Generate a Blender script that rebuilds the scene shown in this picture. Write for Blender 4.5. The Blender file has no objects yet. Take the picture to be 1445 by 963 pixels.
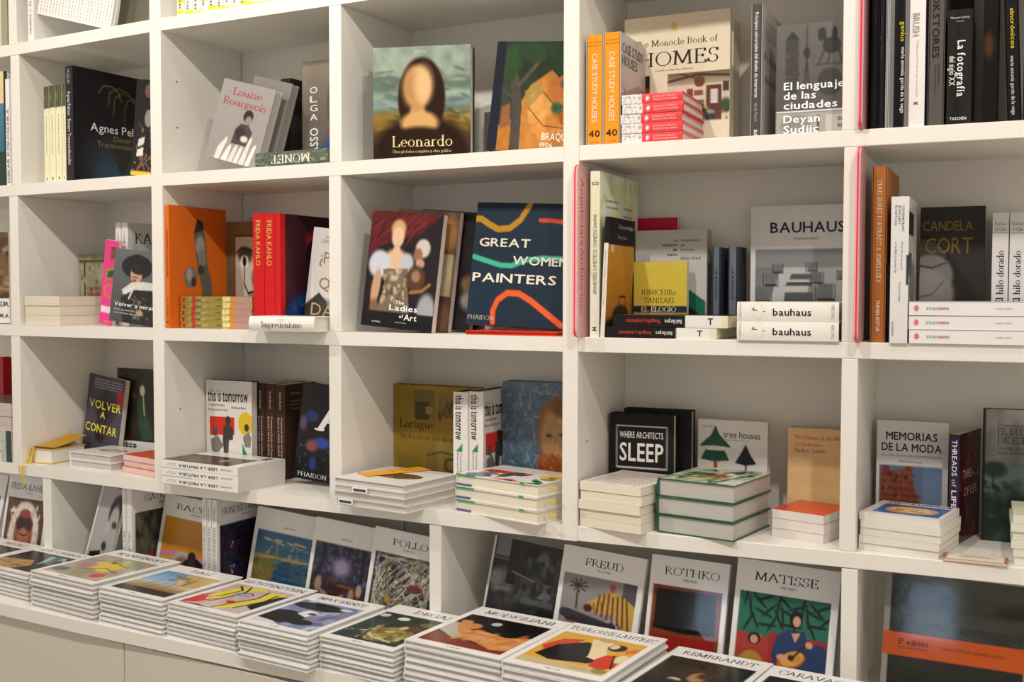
import bpy, math, random
import numpy as np
from mathutils import Matrix, Vector
C = bpy.context.scene.collection
random.seed(4)
rng = np.random.default_rng(7)
R2D = math.pi/180
CZ = 1.5                       # eye height above the floor
# ------------------------------------------------------------------ camera
FPX = 1563.81
YAW, PITCH, ROLL = 0.42589, 0.04194, 0.00186
cy, sy, cp, sp, cr, sr = (math.cos(YAW), math.sin(YAW), math.cos(PITCH), math.sin(PITCH), math.cos(ROLL), math.sin(ROLL))
_R = Vector((cy, sy, 0)); FW = Vector((-sy*cp, cy*cp, -sp)); _U = _R.cross(FW)
RT = _R*cr + _U*sr; UP = _U*cr - _R*sr
cam = bpy.data.cameras.new('camera'); camo = bpy.data.objects.new('camera', cam); C.objects.link(camo)
cam.sensor_width = 36; cam.lens = FPX/1445*36; cam.clip_start = .05; cam.clip_end = 60
m = Matrix((RT, UP, -FW)).transposed().to_4x4(); m.translation = (0, 0, CZ); camo.matrix_world = m
bpy.context.scene.camera = camo
# ------------------------------------------------------------------ world, lamps, exposure
sc = bpy.context.scene
sc.view_settings.view_transform = 'Standard'; sc.view_settings.look = 'None'
sc.view_settings.exposure = -0.16; sc.view_settings.gamma = 1.0
w = bpy.data.worlds.new('shop_interior'); sc.world = w; w.use_nodes = True
w.node_tree.nodes['Background'].inputs[0].default_value = (1.0, .91, .80, 1)
w.node_tree.nodes['Background'].inputs[1].default_value = 1.0
def spot(loc, tgt, power, size, ang=70, col=(1, .93, .84), blend=.6):
    l = bpy.data.lights.new('ceiling_spotlight', 'SPOT'); l.energy = power; l.shadow_soft_size = size
    l.spot_size = ang*R2D; l.spot_blend = blend; l.color = col
    o = bpy.data.objects.new('ceiling_spotlight', l); C.objects.link(o); o.location = loc
    o.rotation_euler = (Vector(tgt)-Vector(loc)).to_track_quat('-Z', 'Y').to_euler()
for lx, ly, tx, ty in ((-2.3, .75, -2.2, 2.1), (-.95, .55, -1.0, 2.0), (.35, .45, -.1, 2.0)):
    spot((lx, ly, 2.95), (tx, ty, 1.45), 68, .035, 105)
for lx, ly, tx, ty in ((-1.7, 1.55, -1.8, 2.1), (-.45, 1.45, -.55, 2.0), (.7, 1.4, .4, 2.0)):
    spot((lx, ly, 2.95), (tx, ty, 1.1), 15, .03, 100)

# ------------------------------------------------------------------ plan of the wall of shelves (metres)
_P = [(-1.56207803, 1.09715211), (-0.93560745, 1.03292187), (-0.67417909, 1.01865081), (-0.39095814, 1.0), (0.00642718, 1.0)]
P = [Vector((a*2, b*2)) for a, b in _P]
SEG = []
for i in range(4):
    d = (P[i+1]-P[i]).normalized(); SEG.append((P[i], d, Vector((-d.y, d.x)), (P[i+1]-P[i]).length))
SEG.append(SEG[3])             # column 4 lies in the same plane as column 3
TB = .029                      # board thickness
ZL = {'0': .6214, 'A': .2567, 'B': -.1109, 'C': -.4793}     # undersides, relative to the eye
ZT = {k: v+TB for k, v in ZL.items()}; ZT['D'] = -.7285
DEPTH = .275
def ray(px, py): return FW + RT*((px-722.5)/FPX) - UP*((py-481.5)/FPX)
def proj(p):
    d = FW.dot(p); return (722.5+FPX*RT.dot(p)/d, 481.5-FPX*UP.dot(p)/d)
def V3(seg, x, y, z):
    o, d, n, _ = SEG[seg]; q = o+d*x+n*y; return Vector((q.x, q.y, z))
def hitv(seg, px, py, off):    # point on the vertical plane "off" behind the fronts -> local x, z
    o, d, n, _ = SEG[seg]; v = ray(px, py); t = (o.dot(n)+off)/(v.x*n.x+v.y*n.y); p = v*t
    return (Vector((p.x, p.y))-o).dot(d), p.z
def hitz(seg, px, py, z):      # point on a horizontal plane -> local x, y
    o, d, n, _ = SEG[seg]; v = ray(px, py); p = v*(z/v.z); q = Vector((p.x, p.y))-o
    return q.dot(d), q.dot(n)
def z_at(seg, x, y, py):       # height of the point above plan position x,y seen at image height py
    lo, hi = -1.2, 1.2
    for _ in range(40):
        mid = (lo+hi)/2
        if proj(V3(seg, x, y, mid))[1] > py: lo = mid
        else: hi = mid
    return (lo+hi)/2
def segM(seg, x, y, z, yaw=0):
    o, d, n, _ = SEG[seg]; p = V3(seg, x, y, z+CZ)
    return Matrix.Translation(p) @ Matrix.Rotation(math.atan2(d.y, d.x)+yaw, 4, 'Z')

# ------------------------------------------------------------------ colours and materials
def rgb(h):
    if not isinstance(h, str): return tuple(h)
    h = h.lstrip('#')
    if len(h) == 3: h = ''.join(c*2 for c in h)
    return tuple(int(h[i:i+2], 16)/255 for i in (0, 2, 4))
def lin(c):
    c = np.asarray(c, float); return np.where(c <= .04045, c/12.92, ((c+.055)/1.055)**2.4)
def mat(name, col=None, rough=.5, spec=.5, noise=0, nscale=(40, 40, 40), bump=0, coat=0, alpha=1, trans=0, edge=None):
    m = bpy.data.materials.new(name); m.use_nodes = True; nt = m.node_tree; b = nt.nodes['Principled BSDF']
    L = nt.links.new; N = nt.nodes.new
    if col is None:
        a = N('ShaderNodeAttribute'); a.attribute_name = 'Col'; src = a.outputs['Color']
    else:
        a = N('ShaderNodeRGB'); a.outputs[0].default_value = (*lin(rgb(col)), 1); src = a.outputs[0]
    if noise or bump:
        tc = N('ShaderNodeTexCoord'); mp = N('ShaderNodeMapping'); mp.inputs['Scale'].default_value = nscale
        L(tc.outputs['Object'], mp.inputs['Vector']); nz = N('ShaderNodeTexNoise'); nz.inputs['Scale'].default_value = 1
        nz.inputs['Detail'].default_value = 3; L(mp.outputs[0], nz.inputs['Vector'])
        mr = N('ShaderNodeMapRange'); mr.inputs['From Min'].default_value = .3; mr.inputs['From Max'].default_value = .7
        mr.inputs['To Min'].default_value = 1-noise; mr.inputs['To Max'].default_value = 1+noise*.2
        L(nz.outputs['Fac'], mr.inputs['Value'])
        mx = N('ShaderNodeVectorMath'); mx.operation = 'SCALE'; L(src, mx.inputs[0]); L(mr.outputs[0], mx.inputs['Scale']); src = mx.outputs[0]
        if bump:
            bp = N('ShaderNodeBump'); bp.inputs['Strength'].default_value = bump; bp.inputs['Distance'].default_value = .001
            L(nz.outputs['Fac'], bp.inputs['Height']); L(bp.outputs[0], b.inputs['Normal'])
    L(src, b.inputs['Base Color'])
    b.inputs['Roughness'].default_value = rough; b.inputs['Specular IOR Level'].default_value = spec
    b.inputs['Coat Weight'].default_value = coat; b.inputs['Coat Roughness'].default_value = .12
    b.inputs['Alpha'].default_value = alpha; b.inputs['Transmission Weight'].default_value = trans
    return m
M_GLOSS = mat('laminated_print', rough=.24, spec=.25, noise=.04, nscale=(9, 9, 9))
M_SHINY = mat('high_gloss_print', rough=.07, spec=.4, bump=.1, nscale=(22, 22, 22))
M_MATTE = mat('matte_print', rough=.5, spec=.2, noise=.05, nscale=(60, 60, 60))
M_PAGEH = mat('paper_page_edges', rough=.9, spec=.1, noise=.2, nscale=(2, 1500, 2), bump=.2)
M_CLOTH = mat('book_cloth', rough=.8, spec=.2, noise=.15, nscale=(900, 900, 900), bump=.3)
M_WHITE = mat('white_laminate', '#eeebe4', rough=.38, spec=.4, noise=.02, nscale=(3, 3, 3))
M_CAB = mat('cream_laminate', '#d9d3c8', rough=.5, spec=.3, noise=.03, nscale=(4, 4, 4))
M_DARK = mat('dark_gap', '#2a2622', rough=.8)
M_WALL = mat('wall_paint', '#e6e1d8', rough=.9, noise=.03, nscale=(6, 6, 6), bump=.1)
M_FLOOR = mat('floor_vinyl', '#a79c8c', rough=.5, noise=.15, nscale=(2, 14, 2))
M_ACR = mat('frosted_pink_acrylic', '#f9c6c8', rough=.25, spec=.5, alpha=.55)
M_ACRE = mat('red_acrylic_edge', '#ff1a4c', rough=.3)
M_WRAP = mat('clear_shrink_wrap', '#ffffff', rough=.08, spec=.8, alpha=.16, bump=.8, nscale=(40, 40, 160))
M_LAMP = bpy.data.materials.new('lamp_glow'); M_LAMP.use_nodes = True
M_LAMP.node_tree.nodes['Principled BSDF'].inputs['Emission Color'].default_value = (1, .93, .84, 1)
M_LAMP.node_tree.nodes['Principled BSDF'].inputs['Emission Strength'].default_value = 6

# ------------------------------------------------------------------ mesh helper
class MB:
    def __init__(s): s.v = []; s.f = []; s.c = []; s.n = 0
    def add(s, v, f, col=(1, 1, 1)):
        v = np.asarray(v, float).reshape(-1, 3)
        c = np.asarray(col, float)
        if c.ndim == 1: c = np.tile(lin(c), (len(v), 1))
        s.v.append(v); s.c.append(c)
        n = s.n; s.f += [tuple(i+n for i in q) for q in f]; s.n += len(v)
    def box(s, x0, x1, y0, y1, z0, z1, col=(1, 1, 1), bev=0):
        if bev:
            b = bev
            v = []
            for (a, A, sx) in ((x0, x0+b, 0), (x1, x1-b, 1)):
                pass
            # chamfered box: 24 verts
            import itertools
            X, Y, Z = (x0, x1), (y0, y1), (z0, z1); vv = []; idx = {}
            for i, j, k in itertools.product((0, 1), repeat=3):
                ix, iy, iz = (b if i == 0 else -b), (b if j == 0 else -b), (b if k == 0 else -b)
                for ax, p in enumerate(((X[i], Y[j]+iy, Z[k]+iz), (X[i]+ix, Y[j], Z[k]+iz), (X[i]+ix, Y[j]+iy, Z[k]))):
                    idx[i, j, k, ax] = len(vv); vv.append(p)
            f = []
            for ax in range(3):
                o = [a for a in range(3) if a != ax]
                for side in (0, 1):
                    q = []
                    for a, c in ((0, 0), (1, 0), (1, 1), (0, 1)):
                        key = [0, 0, 0]; key[ax] = side; key[o[0]] = a; key[o[1]] = c; q.append(idx[(*key, ax)])
                    f.append(tuple(q))
            for ax in range(3):
                o = [a for a in range(3) if a != ax]
                for a in (0, 1):
                    for c in (0, 1):
                        k0 = [0, 0, 0]; k0[o[0]] = a; k0[o[1]] = c; k1 = list(k0); k1[ax] = 1
                        f.append((idx[(*k0, o[0])], idx[(*k1, o[0])], idx[(*k1, o[1])], idx[(*k0, o[1])]))
            for i, j, k in itertools.product((0, 1), repeat=3): f.append((idx[i, j, k, 0], idx[i, j, k, 1], idx[i, j, k, 2]))
            s.add(vv, f, col); s.fix = True; return
        v = [(x, y, z) for z in (z0, z1) for y in (y0, y1) for x in (x0, x1)]
        s.add(v, [(0, 2, 3, 1), (4, 5, 7, 6), (0, 1, 5, 4), (2, 6, 7, 3), (0, 4, 6, 2), (1, 3, 7, 5)], col)
    def prism(s, poly, z0, z1, col=(1, 1, 1), M=None):  # poly of (x,y), extruded along z
        n = len(poly); v = [(x, y, z0) for x, y in poly]+[(x, y, z1) for x, y in poly]
        if M is not None: v = [tuple(M @ Vector(q)) for q in v]
        s.add(v, [tuple(range(n))[::-1], tuple(range(n, 2*n))]+[(i, (i+1) % n, n+(i+1) % n, n+i) for i in range(n)], col)
    def mesh(s, name, mt):
        me = bpy.data.meshes.new(name); v = np.concatenate(s.v); c = np.concatenate(s.c)
        me.from_pydata(v.tolist(), [], s.f); me.update()
        a = me.color_attributes.new('Col', 'FLOAT_COLOR', 'POINT')
        cc = np.ones((len(v), 4), np.float32); cc[:, :3] = c; a.data.foreach_set('color', cc.ravel())
        if getattr(s, 'fix', False):
            import bmesh
            bm = bmesh.new(); bm.from_mesh(me); bmesh.ops.recalc_face_normals(bm, faces=bm.faces); bm.to_mesh(me); bm.free()
        me.materials.append(mt); return me
def link(name, me, parent=None, M=None):
    o = bpy.data.objects.new(name, me); C.objects.link(o)
    if parent is not None: o.parent = parent
    if M is not None: o.matrix_world = M
    return o
def tag(o, label=None, cat=None, group=None, kind=None):
    for k, v in (('label', label), ('category', cat), ('group', group), ('kind', kind)):
        if v: o[k] = v
    return o
def thing(name, M, label, cat, group=None):
    o = bpy.data.objects.new(name, None); o.empty_display_size = .05; C.objects.link(o); o.matrix_world = M
    return tag(o, label, cat, group)

# ------------------------------------------------------------------ lettering: sans from the built-in font, serif drawn here
FONTC = {}
_fc = bpy.data.curves.new('type', 'FONT'); _fo = bpy.data.objects.new('type', _fc); C.objects.link(_fo)
_fc.resolution_u = 2; _fc.size = 1
def sans(ch, bold):
    k = (ch, bold)
    if k in FONTC: return FONTC[k]
    _fc.body = ch; _fc.offset = 0
    bpy.context.view_layer.update()
    dg = bpy.context.evaluated_depsgraph_get()
    me = bpy.data.meshes.new_from_object(_fo.evaluated_get(dg))
    v = np.array([p.co[:2] for p in me.vertices]).reshape(-1, 2); f = [tuple(p.vertices) for p in me.polygons]
    bpy.data.meshes.remove(me)
    if len(v) == 0: r = (np.zeros((0, 3)), [], .28/.7)
    else:
        x0 = v[:, 0].min(); v = v.copy(); v[:, 0] -= x0; v /= .7
        v = np.column_stack([v, np.zeros(len(v))])
        if bold:
            n0 = len(v); vv = [v]; ff = list(f)
            for q, (dx, dy) in enumerate(((.05, 0), (.025, .022), (.025, -.022))): vv.append(v+np.array([dx, dy, q+1.])); ff += [tuple(i+n0*(q+1) for i in g) for g in f]
            v = np.concatenate(vv); f = ff
        r = (v, f, v[:, 0].max()+.11)
    FONTC[k] = r; return r
def L(*a): return ('l', a)
def A(cx, cy, rx, ry, a0, a1): return ('a', (cx, cy, rx, ry, a0, a1))
def S(*a): return ('s', a)
SF = {  # serif glyphs: advance, strokes (lines, arcs, serif ticks), cap height 1, x height .62
'A': (.86, [L(.08, 0, .40, 1), L(.40, 1, .74, 0), L(.2, .36, .6, .36), S(.08, 0), S(.74, 0)]),
'B': (.7, [L(.16, 0, .16, 1), A(.3, .75, .25, .25, 90, -90), L(.16, 1, .3, 1), L(.16, .5, .3, .5), A(.32, .25, .28, .25, 90, -90), L(.16, 0, .32, 0), S(.12, 0), S(.12, 1)]),
'C': (.78, [A(.44, .5, .38, .51, 45, 315), L(.72, .72, .72, .98)]),
'D': (.86, [L(.16, 0, .16, 1), A(.34, .5, .42, .5, 90, -90), L(.16, 1, .34, 1), L(.16, 0, .34, 0), S(.12, 0), S(.12, 1)]),
'E': (.66, [L(.16, 0, .16, 1), L(.08, 1, .56, 1), L(.16, .52, .46, .52), L(.08, 0, .6, 0), L(.56, 1, .56, .82), L(.6, 0, .6, .2), L(.46, .6, .46, .44)]),
'F': (.62, [L(.16, 0, .16, 1), L(.08, 1, .56, 1), L(.16, .5, .46, .5), L(.56, 1, .56, .8), L(.46, .6, .46, .4), S(.16, 0)]),
'G': (.84, [A(.44, .5, .38, .51, 45, 305), L(.7, 0.06, .7, .42), L(.58, .42, .8, .42), L(.7, .74, .7, .96)]),
'H': (.9, [L(.16, 0, .16, 1), L(.72, 0, .72, 1), L(.16, .52, .72, .52), S(.16, 0), S(.16, 1), S(.72, 0), S(.72, 1)]),
'I': (.34, [L(.16, 0, .16, 1), S(.16, 0), S(.16, 1)]),
'J': (.42, [L(.24, .1, .24, 1), A(.1, .1, .14, .2, 0, -90), S(.24, 1)]),
'K': (.8, [L(.16, 0, .16, 1), L(.2, .48, .62, 1), L(.28, .56, .72, 0), S(.16, 0), S(.16, 1), S(.62, 1), S(.72, 0)]),
'L': (.64, [L(.16, 0, .16, 1), L(.08, 0, .58, 0), L(.58, 0, .58, .22), S(.16, 1)]),
'M': (1.02, [L(.14, 0, .18, 1), L(.18, 1, .5, .08), L(.5, .08, .82, 1), L(.82, 1, .86, 0), S(.14, 0), S(.86, 0), S(.14, 1), S(.86, 1)]),
'N': (.9, [L(.16, 0, .16, 1), L(.16, 1, .72, 0), L(.72, 0, .72, 1), S(.16, 0), S(.13, 1), S(.72, 1)]),
'O': (.88, [A(.44, .5, .37, .51, 0, 360)]),
'P': (.66, [L(.16, 0, .16, 1), A(.3, .74, .26, .26, 90, -90), L(.16, 1, .3, 1), L(.16, .48, .3, .48), S(.16, 0), S(.12, 1)]),
'Q': (.88, [A(.44, .5, .37, .51, 0, 360), L(.46, .04, .84, -.2)]),
'R': (.76, [L(.16, 0, .16, 1), A(.3, .75, .25, .25, 90, -90), L(.16, 1, .3, 1), L(.16, .5, .3, .5), L(.32, .5, .7, 0), S(.16, 0), S(.12, 1), S(.7, 0)]),
'S': (.6, [A(.3, .75, .2, .26, 30, 250), A(.28, .26, .23, .27, 75, -150), L(.49, .8, .49, .98), L(.07, .04, .07, .24)]),
'T': (.76, [L(.38, 0, .38, 1), L(.04, 1, .72, 1), L(.04, 1, .04, .8), L(.72, 1, .72, .8), S(.38, 0)]),
'U': (.86, [L(.16, .3, .16, 1), A(.43, .3, .27, .31, 180, 360), L(.7, .3, .7, 1), S(.16, 1), S(.7, 1)]),
'V': (.84, [L(.08, 1, .42, 0), L(.42, 0, .74, 1), S(.08, 1), S(.74, 1)]),
'W': (1.1, [L(.06, 1, .3, 0), L(.3, 0, .54, 1), L(.54, 1, .78, 0), L(.78, 0, 1.0, 1), S(.06, 1), S(1, 1)]),
'X': (.8, [L(.1, 1, .7, 0), L(.66, 1, .1, 0), S(.1, 1), S(.66, 1), S(.1, 0), S(.7, 0)]),
'Y': (.8, [L(.08, 1, .38, .46), L(.38, .46, .7, 1), L(.38, 0, .38, .46), S(.08, 1), S(.7, 1), S(.38, 0)]),
'Z': (.72, [L(.08, 1, .6, 1), L(.6, 1, .08, 0), L(.08, 0, .62, 0), L(.08, 1, .08, .8), L(.62, 0, .62, .2)]),
'a': (.5, [A(.22, .44, .15, .18, 150, 0), L(.37, .08, .37, .46), A(.2, .17, .15, .17, 30, 330), S(.41, 0)]),
'b': (.58, [L(.13, 0, .13, 1), A(.3, .31, .21, .31, 0, 360)]),
'c': (.5, [A(.28, .31, .21, .31, 50, 310)]),
'd': (.6, [L(.46, 0, .46, 1), A(.28, .31, .2, .31, 0, 360), S(.46, 0)]),
'e': (.52, [A(.28, .31, .21, .31, 0, 315), L(.1, .34, .48, .34)]),
'f': (.36, [L(.16, 0, .16, .82), A(.28, .82, .12, .2, 180, 40), L(.04, .6, .3, .6), S(.16, 0)]),
'g': (.54, [A(.24, .42, .16, .2, 0, 360), A(.26, -.1, .2, .16, 0, 360), L(.2, .22, .16, .08), L(.38, .58, .5, .6)]),
'h': (.62, [L(.13, 0, .13, 1), A(.29, .38, .16, .24, 180, 0), L(.45, 0, .45, .4), S(.13, 0), S(.45, 0)]),
'i': (.3, [L(.14, 0, .14, .6), S(.14, 0), L(.14, .8, .14, .92)]),
'j': (.3, [L(.16, -.15, .16, .6), A(.06, -.15, .1, .14, 0, -90), L(.16, .8, .16, .92)]),
'k': (.58, [L(.13, 0, .13, 1), L(.15, .3, .42, .6), L(.24, .4, .5, 0), S(.13, 0), S(.5, 0), S(.42, .6)]),
'l': (.3, [L(.14, 0, .14, 1), S(.14, 0)]),
'm': (.9, [L(.13, 0, .13, .6), A(.28, .38, .15, .23, 180, 0), L(.43, 0, .43, .4), A(.58, .38, .15, .23, 180, 0), L(.73, 0, .73, .4), S(.13, 0), S(.43, 0), S(.73, 0)]),
'n': (.62, [L(.13, 0, .13, .6), A(.29, .38, .16, .23, 180, 0), L(.45, 0, .45, .4), S(.13, 0), S(.45, 0)]),
'o': (.58, [A(.29, .31, .22, .31, 0, 360)]),
'p': (.58, [L(.13, -.3, .13, .6), A(.3, .31, .21, .31, 0, 360), S(.13, -.3)]),
'q': (.58, [L(.46, -.3, .46, .6), A(.28, .31, .2, .31, 0, 360), S(.46, -.3)]),
'r': (.42, [L(.13, 0, .13, .6), A(.3, .42, .16, .18, 170, 50), S(.13, 0)]),
's': (.42, [A(.21, .46, .13, .16, 30, 250), A(.2, .16, .15, .17, 75, -150)]),
't': (.38, [L(.16, .1, .16, .8), A(.26, .12, .1, .13, 180, 320), L(.04, .6, .32, .6)]),
'u': (.62, [L(.13, .2, .13, .6), A(.29, .2, .16, .2, 180, 360), L(.45, 0, .45, .6), S(.45, 0)]),
'v': (.54, [L(.05, .6, .26, 0), L(.26, 0, .46, .6), S(.05, .6), S(.46, .6)]),
'w': (.8, [L(.05, .6, .22, 0), L(.22, 0, .39, .6), L(.39, .6, .56, 0), L(.56, 0, .73, .6), S(.05, .6)]),
'x': (.56, [L(.07, .6, .46, 0), L(.44, .6, .08, 0), S(.07, .6), S(.46, 0)]),
'y': (.54, [L(.05, .6, .27, 0), L(.46, .6, .18, -.3), S(.05, .6), S(.46, .6)]),
'z': (.5, [L(.07, .6, .4, .6), L(.4, .6, .07, 0), L(.07, 0, .42, 0)]),
'1': (.4, [L(.2, 0, .2, 1), L(.08, .85, .2, 1), S(.2, 0)]), '9': (.6, [A(.28, .7, .2, .28, 0, 360), A(.12, .6, .36, .6, 0, -75)]),
'0': (.62, [A(.3, .5, .22, .5, 0, 360)]), '6': (.6, [A(.3, .28, .2, .28, 0, 360), A(.48, .36, .38, .6, 180, 100)]),
'-': (.34, [L(.04, .34, .28, .34)]), '.': (.24, [L(.1, 0, .1, .1)]), '&': (.8, [A(.34, .78, .16, .2, 0, 360), A(.3, .28, .24, .29, 60, 350), L(.24, .66, .66, 0)]),
'?': (.5, [A(.24, .74, .18, .24, 160, -90), L(.24, .26, .24, .5), L(.24, 0, .24, .1)]), ' ': (.34, [])}
def serif(ch, bold):
    k = (ch, 's', bold)
    if k in FONTC: return FONTC[k]
    acc = {'Í': 'I', 'í': 'i', 'á': 'a', 'é': 'e', 'ó': 'o', 'Ō': 'O', 'É': 'E'}
    base = acc.get(ch, ch); adv, st = SF.get(base, SF['o'])
    if base != ch: st = st+[L(.2, .8 if base.islower() else 1.08, .32, .95 if base.islower() else 1.25)]
    TK, TN = (.155, .07) if bold else (.105, .045)
    V = []; F = []
    def quad(a, b, c, d): n = len(V); V.extend((a, b, c, d)); F.append((n, n+1, n+2, n+3))
    def poly(pts):
        for (x0, y0), (x1, y1) in zip(pts[:-1], pts[1:]):
            dx, dy = x1-x0, y1-y0; l = math.hypot(dx, dy) or 1; wd = (TN+(TK-TN)*abs(dy/l)**1.3)/2
            ex, ey = dx/l*TN*.3, dy/l*TN*.3; x0 -= ex; y0 -= ey; x1 += ex; y1 += ey
            if abs(dy/l) > .999 or abs(dx/l) > .999:
                nx, ny = -dy/l*wd, dx/l*wd
            else: nx, ny = (wd*1.05, 0) if abs(dy) > abs(dx)*.5 else (-dy/l*wd, dx/l*wd)
            q = [(x0+nx, y0+ny), (x1+nx, y1+ny), (x1-nx, y1-ny), (x0-nx, y0-ny)]
            quad(*q)
    for kd, a in st:
        if kd == 'l': poly([(a[i], a[i+1]) for i in range(0, len(a), 2)])
        elif kd == 'a':
            X, Y, rx, ry, a0, a1 = a; n = max(4, int(abs(a1-a0)/28))
            c = []
            for i in range(n+1):
                t = (a0+(a1-a0)*i/n)*R2D; c.append((t, abs(math.cos(t))))
            o = [(X+(rx+TK/2*q*.6)*math.cos(t), Y+(ry+TN/2)*math.sin(t)) for t, q in c]
            n2 = [(X+(rx-TK/2*(.3+q*.7)*1.1)*math.cos(t), Y+(ry-TN/2)*math.sin(t)) for t, q in c]
            for i in range(n): quad(o[i], o[i+1], n2[i+1], n2[i])
        else:
            x, y = a; s = .13; yy = y+TN*.5 if y < .3 else y-TN*.5
            quad((x-s, yy-TN*.5), (x+s, yy-TN*.5), (x+s, yy+TN*.5), (x-s, yy+TN*.5))
    V = [(x, y, (i//4) % 4) for i, (x, y) in enumerate(V)]; r = (np.array(V, float).reshape(-1, 3), F, adv); FONTC[k] = r; return r
def text2d(s, font):
    vs = []; fs = []; n = 0; x = 0
    for ch in s:
        v, f, adv = serif(ch, font == 'serifb') if font.startswith('serif') else sans(ch, font in ('bold', 'cond'))
        if len(v):
            vs.append(v+np.array([x, 0, 0])); fs += [tuple(i+n for i in q) for q in f]; n += len(v)
        x += adv
    return np.concatenate(vs), fs, x-.08
def put(mb, s, font, O, Uv, Vv, u0, u1, v0, cap, col):
    """string from u0 to u1 (metres along Uv from O), baseline v0 along Vv, cap height cap"""
    v, f, wd = text2d(s, font)
    sx = (u1-u0)/wd
    O = np.array(O, float); Uv = np.array(Uv, float); Vv = np.array(Vv, float)
    p = O+np.outer(u0+v[:, 0]*sx, Uv)+np.outer(v0+v[:, 1]*cap, Vv)+np.outer(v[:, 2]*.00007, np.cross(Uv, Vv))
    mb.add(p, f, rgb(col))

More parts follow.
